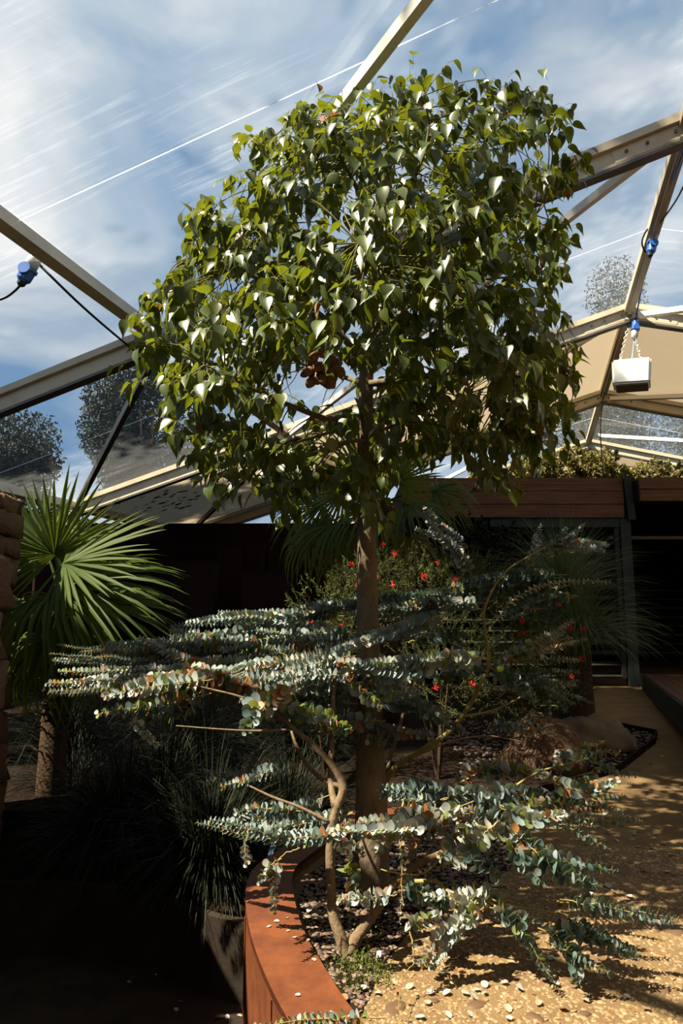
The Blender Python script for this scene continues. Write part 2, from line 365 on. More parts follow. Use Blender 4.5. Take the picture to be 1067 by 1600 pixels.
for y in ys_:
    for k in range(14): x = -12 + (bed2_x(y)+12)*k/13; mb.v.append((x, y, ground_z(x,y)+.012))
for j in range(len(ys_)-1):
    for k in range(13): mb.f.append((j*14+k, j*14+k+1, (j+1)*14+k+1, (j+1)*14+k)); mb.m.append(0)
bed2 = mb.build('boulder_bed', M_soil); tag(bed2, 'dark planting bed with boulders behind the tree', kind='structure')
mb = MB()
for (x, y), (u, w) in zip(BED2[:5], BED2[1:6]): mb.beam((x,y,ground_z(x,y)+.02), (u,w,ground_z(u,w)+.02), .02, .09)
o = mb.build('steel_edging', M_cortend); tag(o, 'thin dark steel edging along the boulder bed', kind='structure')

# pebble template: low dome
def dome():
    v = [(0,0,.5)]; f = []
    for r, z in ((.6,.42),(1,.0)):
        for k in range(7): a = 2*math.pi*(k+.5*(r<1))/7; v.append((r*math.cos(a), r*math.sin(a), z))
    for k in range(7): f.append((0, 1+k, 1+(k+1) % 7)); f.append((1+k, 8+k, 8+(k+1) % 7, 1+(k+1) % 7))
    return v, f
DV, DF = dome()
def pebble_mats(n, sampler, rmin, rmax, tilt=.25, zoff=0):
    out = []
    while len(out) < n:
        s = sampler()
        if s is None: continue
        x, y = s; r = rmin + (rmax-rmin)*random.random()**1.8
        a = random.random()*6.28
        M = Matrix.Translation((x, y, ground_z(x,y)+zoff)) @ Matrix.Rotation(a, 4, 'Z') @ Matrix.Rotation(random.gauss(0, tilt), 4, 'X') @ Matrix.Diagonal((r, r*random.uniform(.6,.9), r*random.uniform(.45,.8), 1))
        out.append(np.array(M))
    return out
def s_pave():
    y = 2.55 + 2.6*random.random()**1.4; x = random.uniform(-.1, 2.9)
    if x > y*.52+.25: return None
    if inpoly(x, y, BED) or (rim_x(y) is not None and x < rim_x(y)+.01): return None
    return x, y
me = batch('pebbles', DV, DF, None, pebble_mats(9000, s_pave, .007, .0165), [M_pebble]); o = link('aggregate_pebbles', me, paving); o['kind'] = 'stuff'
def s_bed():
    y = random.uniform(2.95, 5.9); x = random.uniform(-.26, 1.2)
    return (x, y) if inpoly(x, y, BED) else None
me = batch('gravel', DV, DF, None, pebble_mats(5200, s_bed, .007, .021, .5, .006), [M_gravel]); o = link('gravel_stones', me, bed); o['kind'] = 'stuff'
def s_bed2():
    y = random.uniform(7.2, 9.5); x = random.uniform(1.2, 3.8)
    return (x, y) if inpoly(x, y, BED2) else None
me = batch('gravel2', DV, DF, None, pebble_mats(1500, s_bed2, .015, .035, .5, .015), [M_gravel]); o = link('gravel_stones', me, bed2); o['kind'] = 'stuff'
# larger river stones set flush in the concrete
sd = MB(); v = []; f = []
for r, z in ((1,-.3),(1,.0),(.72,.32)):
    for k in range(12): a = 2*math.pi*k/12; w = 1+.09*math.sin(2*a+1); v.append((r*w*math.cos(a), r*w*math.sin(a), z))
for j in range(2):
    for k in range(12): f.append((j*12+k, j*12+(k+1) % 12, (j+1)*12+(k+1) % 12, (j+1)*12+k))
f.append(tuple(range(24, 36))); sd.add(v, f); flat_me = sd.mesh('flat_stone', M_flat, True)
for px, py, r in ((617,1575,.062),(745,1570,.045),(677,1565,.027),(724,1498,.034),(836,1590,.04),(960,1305,.09),(968,1360,.10),(1046,1450,.09),(1010,1300,.08),(900,1400,.07),(820,1470,.05),(1030,1545,.05),(912,1585,.03),(1020,1240,.10),(990,1200,.10)):
    p = at_ground(px, py)
    M = Matrix.Translation(p) @ Matrix.Rotation(random.random()*3, 4, 'Z') @ Matrix.Diagonal((r, r*.7, .022, 1)); link('river_stone', flat_me, paving, M=M)

# ------------------------------------------------------------------ marquee
AZ = math.radians(15); OX, OY, H, SL = 3.46, 6.49, 6.55, .277; BAY = 4.52; HALF = 10.15
def T(lx, ly, dz=0):
    c, s = math.cos(AZ), math.sin(AZ)
    return Vector((OX + lx*c + ly*s, OY - lx*s + ly*c, H - SL*abs(lx) + dz))
tent = thing('marquee_roof', T(0,0,-H), 'cream framed marquee roof with clear film and cream vinyl bays', None, kind='structure')
def upn(side): return (T(side*1,0)-T(0,0)).cross(T(0,1)-T(0,0)) * (-1 if side < 0 else 1)
UPS = {}
for sd_ in (-1, 1):
    n_ = (T(sd_,0)-T(0,0)).cross(T(0,1)-T(0,0)).normalized(); UPS[sd_] = n_ if n_.z > 0 else -n_
for i in range(-2, 6):
    ly = BAY*(i-1)
    for sd_ in (-1, 1):
        a, b = T(0, ly), T(sd_*HALF, ly); U = UPS[sd_]
        mb = MB()
        mb.beam(a, b, .10, .23, U, (0,-.17)); mb.beam(a, b, .21, .085, U, (0,-.045)); mb.beam(a, b, .118, .016, U, (0,-.262));
        r = mb.build('rafter', M_frame, tent)
        MB().beam(a, b, .135, .035, U, (0,-.285)).build('keder_rail', M_framed, r)
        # joint plates with bolts near the ridge
        m2 = MB(); e0 = T(sd_*.02, ly); e1 = T(sd_*.75, ly); m2.beam(e0, e1, .112, .15, U, (0,-.168)); m2.build('joint_plate', M_frame, r)
        m3 = MB(); fw = (T(0,1)-T(0,0)).normalized()
        for q in (.15, .42, .62):
            c = T(sd_*q, ly) - U*.16
            m3.tube([c - fw*.075, c + fw*.075], .017, 8)
        m3.build('bolts', M_bolt, r)
    # eave post
    for sd_ in (-1, 1):
        p = T(sd_*HALF, ly, -.2); MB().beam(p, (p.x, p.y, -.1), .14, .14, (1,0,0)).build('eave_post', M_frame, tent)
for i in range(-2, 5):
    y0, y1 = BAY*(i-1), BAY*i
    m = MB(); m.beam(T(0,y0+.06,-.1), T(0,y1-.06,-.1), .15, .10); m.beam(T(0,y0+.06,-.1), T(0,y1-.06,-.1), .05, .18); m.build('ridge_beam', M_frame, tent)
    for sd_ in (-1, 1):
        U = UPS[sd_]
        for lx in (5.85, HALF-.05):
            MB().beam(T(sd_*lx,y0+.06)-U*.1, T(sd_*lx,y1-.06)-U*.1, .12, .15, U).build('purlin', M_frame, tent)
        if sd_ < 0: segs = [((-.3,y0+.05),(-5.75,y1-.1)), ((-5.95,y0+.12),(-HALF+.1,y1-.1))]
        else: segs = [((.2,y1-(1.3 if i == 3 else .1)),(5.75,y0+.1)), ((5.95,y1-.1),(HALF-.1,y0+.1))]
        for (ax, ay), (bx, by) in segs:
            MB().beam(T(ax,ay)-U*.19, T(bx,by)-U*.19, .085, .085, U).build('brace', M_brace if abs(ax) < 5 else M_framed, tent)
        clear = i in (-1, 0, 1, 3) and not (sd_ > 0 and i < 1)  # out-of-view near right bays made opaque to cut ambient light
        # panel between the two rafters, laid in the roof plane
        c0 = T(sd_*.06, y0+.07); ex = (T(sd_,0)-T(0,0)).normalized(); ey = (T(0,1)-T(0,0)).normalized()
        Lx = (HALF-.06)*math.sqrt(1+SL*SL); Ly = BAY-.14
        Mx = Matrix(((ex.x,ey.x,U.x,c0.x),(ex.y,ey.y,U.y,c0.y),(ex.z,ey.z,U.z,c0.z),(0,0,0,1)))
        nx, ny = 14, 6; v = []; f = []
        for a in range(nx+1):
            for b in range(ny+1):
                s_, t_ = a/nx, b/ny; sag = -.02*math.sin(math.pi*t_)*(1+.5*math.sin(9*s_))
                v.append((Lx*s_, Ly*t_, sag))
        for a in range(nx):
            for b in range(ny): f.append((a*(ny+1)+b, (a+1)*(ny+1)+b, (a+1)*(ny+1)+b+1, a*(ny+1)+b+1))
        me = bpy.data.meshes.new('panel'); me.from_pydata(v, [], f); me.polygons.foreach_set('use_smooth', [True]*len(f))
        pn = link('clear_panel' if clear else 'vinyl_panel', me, tent, M_film if clear else M_vinyl, Mx)
        if clear:
            MB().beam(T(sd_*.1,y0+2.1)-U*.03, T(sd_*(HALF-.1),y0+2.1)-U*.03, .008, .002, U).build('weld_line', M_seam, tent)
        elif i == 2 and sd_ < 0:
            ms = []
            for k in range(170):
                lx, ly = -8.9+random.gauss(0,.6), y0+1.7+random.gauss(0,.5)+.0
                p = T(lx, ly) - U*.035; r = .006+.03*random.random()**3
                ms.append(np.array(frame(p, ex, -U, r*1.8, r*2.6, r*.05)))
            o = link('rust_spots', batch('rust_spots', DV, DF, None, ms, [M_stain]), tent); o['kind'] = 'stuff'
# gable end of the far bay
g0 = BAY*4 + .2
mb = MB().add([T(-HALF,g0), T(0,g0), T(HALF,g0), T(HALF,g0,-3.6), T(-HALF,g0,-3.6)], [(0,1,2,3,4)]); o = mb.build('gable_panel', M_vinyl, tent)
# walls around the marquee; right and rear ones added unseen to block sky light
mb = MB()
for q in range(-13, 19):
    a, b = T(-HALF-.35, q, -3.9), T(-HALF-.35, q+.94, -3.9); a.z = b.z = 1.6; mb.beam(a, b, .06, 3.5 + .0*q)
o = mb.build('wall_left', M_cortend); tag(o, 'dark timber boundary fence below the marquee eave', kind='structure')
mb = MB(); a, b = T(HALF+.35, -13), T(HALF+.35, 19); a.z = b.z = 1.7; mb.beam(a, b, .1, 3.6); o = mb.build('shade_wall_right', M_cortend); tag(o, 'unseen dark fence added along the far eave to cut sky light', kind='structure')
mb = MB(); a, b = T(-HALF, -13.6), T(HALF, -13.6); a.z = b.z = 2.6; mb.beam(a, b, .2, 6.6); o = mb.build('shade_wall_rear', M_cortend); tag(o, 'unseen end wall added behind the viewpoint to cut sky light', kind='structure')

# ------------------------------------------------------------------ building behind
BY = 12.8
bld = thing('timber_pavilion', (5, BY, .35), 'low dark pavilion with timber fascia boards and grey green posts', 'building')
def bx(x0, x1, y0, y1, z0, z1): return MB().box(((x0+x1)/2,(y0+y1)/2,(z0+z1)/2), (x1-x0,y1-y0,z1-z0))
xl, xr = at(672,780,BY).x, at(981,780,BY).x
z3 = at(800,748,BY).z; z0_ = at(800,810,BY).z
nb = 3; hb = (z3-z0_)/nb
for k in range(nb):
    m = bx(xl-.4, xr-.12, BY-.10-.012*(k % 2), BY-.05, z0_+k*hb+.006, z0_+(k+1)*hb-.006); m.build('fascia_board', M_timber, bld)
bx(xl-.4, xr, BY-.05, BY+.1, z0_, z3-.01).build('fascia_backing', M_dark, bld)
zr0 = at(1030,783,BY-.4).z; zr1 = at(1030,746,BY-.4).z
for k in range(2):
    h2 = (zr1-zr0)/2; bx(xr+.06, 10.5, BY-.42-.012*k, BY-.36, zr0+k*h2+.006, zr0+(k+1)*h2-.006).build('fascia_board', M_timber, bld)
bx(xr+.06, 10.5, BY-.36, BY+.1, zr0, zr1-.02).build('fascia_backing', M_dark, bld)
m = MB(); m.beam((xr-.06, BY-.16, z3+.02), (xr+.0, BY-.12, z0_-.04), .13, .06, (0,1,0)); m.build('fascia_end_cap', M_green, bld)
zt = z0_; px0 = at(972,900,BY).x; px1 = at(988,900,BY).x
bx(px0, px1, BY-.06, BY+.08, .3, zt).build('post', M_green, bld)
bx(at(765,815,BY).x, px0, BY-.04, BY+.06, zt-.16, zt).build('lintel', M_green, bld)
sx0, sx1 = at(690,900,BY+.1).x, px0-.02
bx(px0-.10, px0-.02, BY-.02, BY+.05, .5, zt-.16).build('screen_stile', M_slat, bld)
for k in range(13):
    z = .55 + k*(zt-.3-.5)/13
    m = MB(); R = Matrix.Rotation(.5, 3, 'X'); m.box(((sx0+sx1)/2, BY+.06, z), (sx1-sx0, .13, .018), R); m.build('louvre_slat', M_slat, bld)
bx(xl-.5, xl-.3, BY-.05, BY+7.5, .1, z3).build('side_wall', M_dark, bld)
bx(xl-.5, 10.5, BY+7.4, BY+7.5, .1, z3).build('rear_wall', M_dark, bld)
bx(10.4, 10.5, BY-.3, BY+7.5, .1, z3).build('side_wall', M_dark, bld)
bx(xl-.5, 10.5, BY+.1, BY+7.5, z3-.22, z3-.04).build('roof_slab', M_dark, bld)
zz = at(1030,840,BY+1.5).z; bx(px1+.2, 10.3, BY+1.5, BY+1.56, zz-.03, zz+.03).build('pale_rail', M_pale, bld)
for k in range(8):
    z = .75+k*.2; bx(px1+.3, 10.3, BY+3.5, BY+3.53, z, z+.03).build('rail_slat', M_slat, bld)
# deck
d0, d1 = Vector((5.04,12.1)), Vector((3.75,8.0)); dd = (d1-d0).normalized(); nn = Vector((-dd.y, dd.x)) 
if nn.x < 0: nn = -nn
deck = thing('timber_deck', (6, 10, .3), 'raised brown timber deck with a dark green edge beam', 'deck')
d0 = d0 - dd*.3; Ld = 7.5; bw = .14
for k in range(26):
    a = d0 + nn*(.06+k*bw); b = a + dd*Ld
    MB().beam((a.x,a.y,.585), (b.x,b.y,.585), bw-.008, .03).build('deck_board', M_deck, deck)
a, b = d0, d0+dd*Ld
MB().beam((a.x,a.y,.46), (b.x,b.y,.46), .05, .28).build('edge_beam', M_green, deck)

# corten blocks and back wall, left rear
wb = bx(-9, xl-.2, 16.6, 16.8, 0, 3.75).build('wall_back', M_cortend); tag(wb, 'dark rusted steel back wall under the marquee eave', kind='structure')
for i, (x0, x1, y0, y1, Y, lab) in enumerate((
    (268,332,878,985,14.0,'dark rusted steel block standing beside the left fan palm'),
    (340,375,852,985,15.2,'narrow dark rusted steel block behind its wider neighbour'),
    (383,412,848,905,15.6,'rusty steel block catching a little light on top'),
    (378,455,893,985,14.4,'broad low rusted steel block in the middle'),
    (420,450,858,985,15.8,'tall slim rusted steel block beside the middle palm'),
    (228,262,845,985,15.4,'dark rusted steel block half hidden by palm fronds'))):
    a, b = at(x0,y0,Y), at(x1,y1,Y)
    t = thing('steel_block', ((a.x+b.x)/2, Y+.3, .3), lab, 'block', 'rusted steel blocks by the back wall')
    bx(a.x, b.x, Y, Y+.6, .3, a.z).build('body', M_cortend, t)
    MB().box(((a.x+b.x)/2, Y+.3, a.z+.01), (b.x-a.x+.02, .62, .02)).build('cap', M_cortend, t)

# ------------------------------------------------------------------ stone wall on the left
sw = thing('stone_wall', (-2.95, 5.2, -.3), 'rough brown dry stone wall at the left edge', None, kind='structure')
def stone_mesh(seed):
    bm = bmesh.new(); bmesh.ops.create_icosphere(bm, subdivisions=2, radius=1)
    for v in bm.verts:
        p = v.co; q = Vector([math.copysign(abs(c)**.45, c) for c in p]); q *= .5/max(abs(q.x),abs(q.y),abs(q.z))*(.93+.07)
        v.co = q*(1 + .34*noise.noise(q*2.3 + Vector((seed*7.1, seed*3.3, 0))))
    me = bpy.data.meshes.new('stone'); bm.to_mesh(me); bm.free(); me.materials.append(M_stone)
    me.polygons.foreach_set('use_smooth', [True]*len(me.polygons)); return me
STONES = [stone_mesh(k) for k in range(6)]
def stones(y0, y1, x0, x1, zt, zb=-.3):
    z = zb; row = 0
    while z < zt-.05:
        h = min(random.uniform(.17,.34), zt-z+.02); y = y0 - (row % 2)*.1
        while y < y1-.03:
            l = random.uniform(.22,.46); l = min(l, y1-y+.03)
            for xf in (x1,):
                d = random.uniform(.2,.3)
                M = Matrix.Translation((xf-d/2+random.uniform(-.02,.025), y+l/2, z+h/2)) @ Matrix.Rotation(random.gauss(0,.06),4,'X') @ Matrix.Rotation(random.gauss(0,.06),4,'Z') @ Matrix.Diagonal((d, l*1.02, h*1.04, 1))
                link('stone', random.choice(STONES), sw, M=M)
            y += l
        # end face
        x = x0
        while x < x1-.25:
            l = random.uniform(.18,.3); M = Matrix.Translation((x+l/2, y1-.08, z+h/2)) @ Matrix.Diagonal((l, .24, h*1.04, 1)); link('stone', random.choice(STONES), sw, M=M); x += l
        z += h; row += 1
stones(4.45, 6.02, -3.2, -2.74, 2.52)
MB().box((-3.0, 5.2, 1.1), (.4, 1.4, 2.7)).build('wall_core', M_mortar, sw)
sw2 = thing('shade_stone_wall', (-2.45, 2.6, -.7), 'unseen dry stone wall added to shade the sunken court', None, kind='structure')  # out-of-view wall, added so its shade falls on the sunken floor
MB().box((-2.5, 2.75, .62), (.35, 3.7, 2.6)).build('wall_core', M_mortar, sw2)
for r in range(8):
    y = .9
    while y < 4.5:
        l = random.uniform(.3,.5); h = .33
        link('stone', random.choice(STONES), sw2, M=Matrix.Translation((-2.35, y+l/2, -.54+r*h)) @ Matrix.Diagonal((.28, l, h*1.03, 1))); y += l

# ------------------------------------------------------------------ boulders
def boulder(name, c, s, seed, m, label):
    bm = bmesh.new(); bmesh.ops.create_icosphere(bm, subdivisions=4, radius=1)
    for v in bm.verts:
        q = v.co.copy(); n = noise.fractal(q*1.1+Vector((seed,0,0)), 1.0, 2.1, 5); v.co = q*(1+.30*n)
        if v.co.z < -.35: v.co.z = -.35
        v.co = Vector((v.co.x*s[0], v.co.y*s[1], v.co.z*s[2]))
    me = bpy.data.meshes.new(name); bm.to_mesh(me); bm.free(); me.polygons.foreach_set('use_smooth', [True]*len(me.polygons))
    o = link(name, me, None, m, Matrix.Translation(c)); tag(o, label, 'rock'); return o
g = at_ground(925,1168); boulder('boulder', (g.x, g.y, g.z+.10), (.42,.34,.28), 3.2, M_rock, 'pale rounded boulder at the edge of the path')
g = at_ground(848,1200); boulder('boulder', (g.x, g.y, g.z+.08), (.36,.36,.42), 8.1, M_rockb, 'dark brown boulder beside the pale one')
g = at_ground(985,1162); boulder('boulder', (g.x, g.y, g.z+.01), (.10,.10,.06), 5.5, M_rock, 'small stone lying near the steel edging')

# ------------------------------------------------------------------ bottle tree
tree = thing('bottle_tree', (.16, 4.38, 0), 'tall bottle tree with a smooth brown trunk and dense glossy green crown', 'tree')
TY = 4.38
tp = [(578,1440,32),(579,1392,29),(580,1340,26),(580,1250,23),(578,1150,20),(576,1050,18),(574,950,16.3),(573,850,14.8),(572,760,13.5),(571,650,12),(573,560,11)]
pts = [at(x,y,TY) for x,y,_ in tp]; rad = [w*TY/F*1.02 for _,_,w in tp]; pts[0].z = -.03
MB().tube(pts, rad, 20, smooth=5).build('trunk', M_bark, tree, True)
LIMBS = [
 [(573,575,TY,.042),(580,470,TY+.05,.034),(592,380,TY+.05,.026),(600,280,TY,.018),(610,200,TY,.008)],
 [(572,640,TY,.022),(520,655,TY-.25,.019),(470,640,TY-.5,.015),(400,610,TY-.7,.010),(320,570,TY-.7,.005)],
 [(572,575,TY,.026),(530,520,TY-.1,.022),(470,470,TY-.1,.017),(390,430,TY-.2,.011),(300,400,TY-.1,.005)],
 [(578,500,TY,.024),(540,430,TY+.2,.019),(480,380,TY+.3,.014),(420,300,TY+.3,.009),(400,250,TY+.2,.004)],
 [(573,560,TY,.028),(640,520,TY-.15,.024),(700,450,TY-.2,.018),(780,400,TY-.2,.011),(850,320,TY-.1,.005)],
 [(572,600,TY,.024),(650,590,TY-.3,.02),(730,580,TY-.45,.015),(820,590,TY-.5,.009),(890,590,TY-.5,.004)],
 [(588,430,TY,.024),(640,380,TY+.25,.019),(700,300,TY+.3,.013),(760,220,TY+.2,.007),(800,170,TY+.1,.004)],
 [(592,370,TY,.018),(560,300,TY-.3,.014),(530,240,TY-.4,.009),(510,190,TY-.4,.004)],
 [(595,350,TY,.018),(650,270,TY-.4,.013),(670,200,TY-.5,.008),(660,150,TY-.5,.004)],
 [(572,620,TY,.022),(590,610,TY+.5,.017),(640,600,TY+.9,.011),(720,620,TY+1.0,.005)],
 [(572,600,TY,.022),(540,590,TY+.5,.017),(450,560,TY+.9,.011),(350,520,TY+.9,.005)],
 [(575,540,TY,.022),(600,480,TY-.5,.017),(590,430,TY-.9,.011),(560,380,TY-1.1,.005)],
 [(575,545,TY,.022),(650,470,TY+.5,.017),(740,440,TY+.8,.011),(830,430,TY+.8,.005)],
 [(572,690,TY,.014),(540,690,TY-.4,.010),(510,710,TY-.7,.006),(490,740,TY-.8,.003)],
 [(572,680,TY,.014),(640,660,TY-.4,.010),(700,670,TY-.6,.006),(740,690,TY-.7,.003)],
 [(572,660,TY,.014),(500,680,TY+.2,.010),(430,700,TY+.2,.006),(360,700,TY+.1,.003)],
 [(573,640,TY,.014),(680,650,TY+.2,.010),(760,690,TY+.2,.006),(810,710,TY+.1,.003)]]
LP = []
for L in LIMBS:
    p = [at(x,y,Y) for x,y,Y,_ in L]; r = [q[3] for q in L]; ps, rs = catmull(p, r, 5)
    MB().tube(ps, rs, 7).build('branch', M_limb, tree, True); LP += [(q, rr) for q, rr in zip(ps, rs)][2:]
CROWN = [(212,520),(240,475),(262,425),(285,410),(290,330),(345,335),(378,250),(405,205),(445,195),(490,160),(560,160),(612,140),(655,118),(700,130),(770,128),(830,150),(872,165),(895,230),(885,300),(880,360),(882,450),(885,520),(912,575),(880,640),(862,690),(820,735),(760,740),(712,690),(640,700),(612,770),(550,815),(500,765),(450,770),(400,755),(340,745),(275,690),(285,650),(225,600)]
def edge_d(x, y):
    d = 1e9
    for i in range(len(CROWN)):
        a = Vector(CROWN[i-1]); b = Vector(CROWN[i]); p = Vector((x,y)); t = max(0,min(1,(p-a).dot(b-a)/(b-a).length_squared)); d = min(d,(p-a-(b-a)*t).length)
    return d
CC = []; tries = 0
while len(CC) < 720 and tries < 60000:
    tries += 1
    x, y = random.uniform(205,920), random.uniform(110,820)
    if not inpoly(x, y, CROWN): continue
    d = edge_d(x, y)
    if d < 6: continue
    th = 1.28*math.sqrt(max(0, 1-(1-min(d/210,1))**2)); u = random.uniform(-1,1); u = math.copysign(abs(u)**.75, u)
    if y > 640: th *= .75
    Y = TY + u*th
    if 545 < x < 605 and y > 545 and Y < TY+.25 and y < 700: continue
    if 448 < x < 542 and 525 < y < 618 and Y < TY+.1: continue
    if 430 < x < 560 and 580 < y < 640 and random.random() < .75: continue
    p = at(x, y, Y)
    if any((p-q).length < .07 for q in CC): continue
    CC.append(p)
CORE = len(CC)
for k in range(60):      # loose sprigs standing out of the crown outline
    i = random.randrange(len(CROWN)); a, b = Vector(CROWN[i-1]), Vector(CROWN[i]); q = a.lerp(b, random.random()); d = (b-a).normalized(); nrm2 = Vector((d.y, -d.x))
    q = q + nrm2*random.uniform(-4,16); CC.append(at(q.x, q.y, TY+random.uniform(-.45,.45)))
CEN = at(575,450,TY)
tw = MB(); pet = MB(); leafM = []; 
for ci, p in enumerate(CC):
    q, r = min(LP, key=lambda e: (e[0]-p).length + (.15 if e[0].z > p.z+.3 else 0))
    mid = (q+p)/2 + Vector((0,0,.08*(p-q).length)) + rv(.02)
    tw.tube([q, mid, p], [min(r,.006)*.9, .0035, .002], 4, smooth=3, cap=False)
    out = (p-CEN); out.z *= .6; out = out.normalized() if out.length > .01 else Vector((0,-1,0))
    for k in range(random.randint(8, 12) if ci < CORE else random.randint(3, 6)):
        d = (out*.5 + rv(.75) + Vector((0,0,.25))).normalized(); s0 = p + out*random.uniform(-.07,.06) + rv(.012)
        L = random.uniform(.04,.085); e = s0 + d*L + Vector((0,0,-.012))
        pet.tube([s0, (s0+e)/2+Vector((0,0,.008)), e], [.0014,.0012,.001], 3, cap=False)
        ld = (d*.55 + Vector((0,0,-.85)) + rv(.28)).normalized()
        nrm = (d*.7 + Vector((0,0,.55)) + rv(.35)); 
        if nrm.dot(d) < 0: nrm = -nrm
        s = random.uniform(.078,.125); leafM.append((frame(e, ld, nrm, s*random.uniform(.9,1.1), s, s), 0 if random.random() > .006 else 1))
tw.build('twigs', M_twig, tree)['kind'] = 'stuff'
pet.build('petioles', M_petiole, tree)['kind'] = 'stuff'
def leaf_tmpl(st, fold=.10, bend=.16):
    v = []; f = []
    for t, w in st: z = -bend*t*t; v += [(-w, t, z+fold*w*2.0), (0, t, z), (w, t, z+fold*w*2.0)]
    for i in range(len(st)-1):
        a = i*3; f += [(a, a+1, a+4, a+3), (a+1, a+2, a+5, a+4)]
    return v, f
BLV, BLF = leaf_tmpl([(0,.015),(.06,.20),(.18,.29),(.36,.31),(.54,.245),(.72,.125),(.87,.04),(1.0,.004)], .18, .22)
def scatter_leaves(th, items, tv, tf, mats, limit=300, pname='leaf', sname='foliage'):
    """the largest in view become single leaf objects, the rest one mesh"""
    def app(it):
        M = it[0]; c = M.translation - Vector((0,0,EYE)); n = M.col[2].to_3d().normalized(); return M.col[1].to_3d().length/max(.3,c.length)*(.35+abs(n.dot(c.normalized())))
    items = sorted(items, key=app, reverse=True); top, rest = items[:limit], items[limit:]
    mes = {}
    for M, k in top:
        if k not in mes:
            me = bpy.data.meshes.new(pname); me.from_pydata(tv, [], tf); me.polygons.foreach_set('use_smooth', [True]*len(tf)); me.materials.append(mats[k]); mes[k] = me
        link(pname, mes[k], th, M=M)
    if rest:
        o = link(sname, batch(sname, tv, tf, [k for _, k in rest], [np.array(M) for M, _ in rest], mats), th); o['kind'] = 'stuff'
scatter_leaves(tree, leafM, BLV, BLF, [M_leaf, M_leaf_dry])
# a few dry leaves at the top and the hanging cluster of woody pods
pc = at(497,575,TY-.7)
stalk = MB().tube([at(545,560,TY-.1), at(520,545,TY-.45), pc+Vector((0,0,.09))], [.008,.006,.005], 6, smooth=3).build('pod_stalk', M_limb, tree)
pv = MB().tube([(0,0,0),(0,0,-.2),(0,0,-.55),(0,0,-.85),(0,0,-1)], [.12,.34,.40,.24,.05], 8, smooth=2); podme = pv.mesh('seed_pod', M_pod, True)
for k in range(30):
    p = pc + Vector((random.gauss(0,.042), random.gauss(0,.04), random.gauss(0,.055))); d = (p-pc+Vector((0,0,-.03))+rv(.02)).normalized(); s = random.uniform(.055,.08)
    link('seed_pod', podme, stalk, M=frame(p, -d.orthogonal(), -d, s))

# ------------------------------------------------------------------ eucalyptus shrubs
def disc_tmpl():
    v = [(0,.5,-.05)]; f = []; n = 9
    for k in range(n):
        a = 2*math.pi*k/n - math.pi/2; r = .5; y = .5 + r*math.sin(a); x = r*math.cos(a)*1.02
        v.append((x, y*1.0, .10*(x*x*4)+.02))
    for k in range(n): f.append((0, 1+k, 1+(k+1) % n))
    return v, f
EV, EF = disc_tmpl()
class Euc:
    def __init__(s, name, base, label): s.t = thing(name, base, label, 'shrub', 'silver leaved eucalyptus shrubs'); s.leaves = []
    def wood(s, spec, m=None, name='stem'):
        p = [at(x,y,Y) for x,y,Y,_ in spec]; 
        for q in p: q.z = max(q.z, -.02)
        MB().tube(p, [q[3] for q in spec], 8, smooth=5).build(name, m or M_ewood, s.t, True)
def ydef(py): return 3.02 + (1600-py)*.00225
WTS = {'b': (.76,.06,.15,.02,.005,.005), 't': (.26,.64,.03,.07,0,0), 'w': (.22,.0,.74,.03,.005,.005), 'g': (.25,.2,.1,.40,.05,0), 'm': (.50,.04,.24,.12,.04,.06), 'o': (.18,.0,.20,.18,.30,.14), 'p': (.25,.0,.55,.1,.02,.08)}
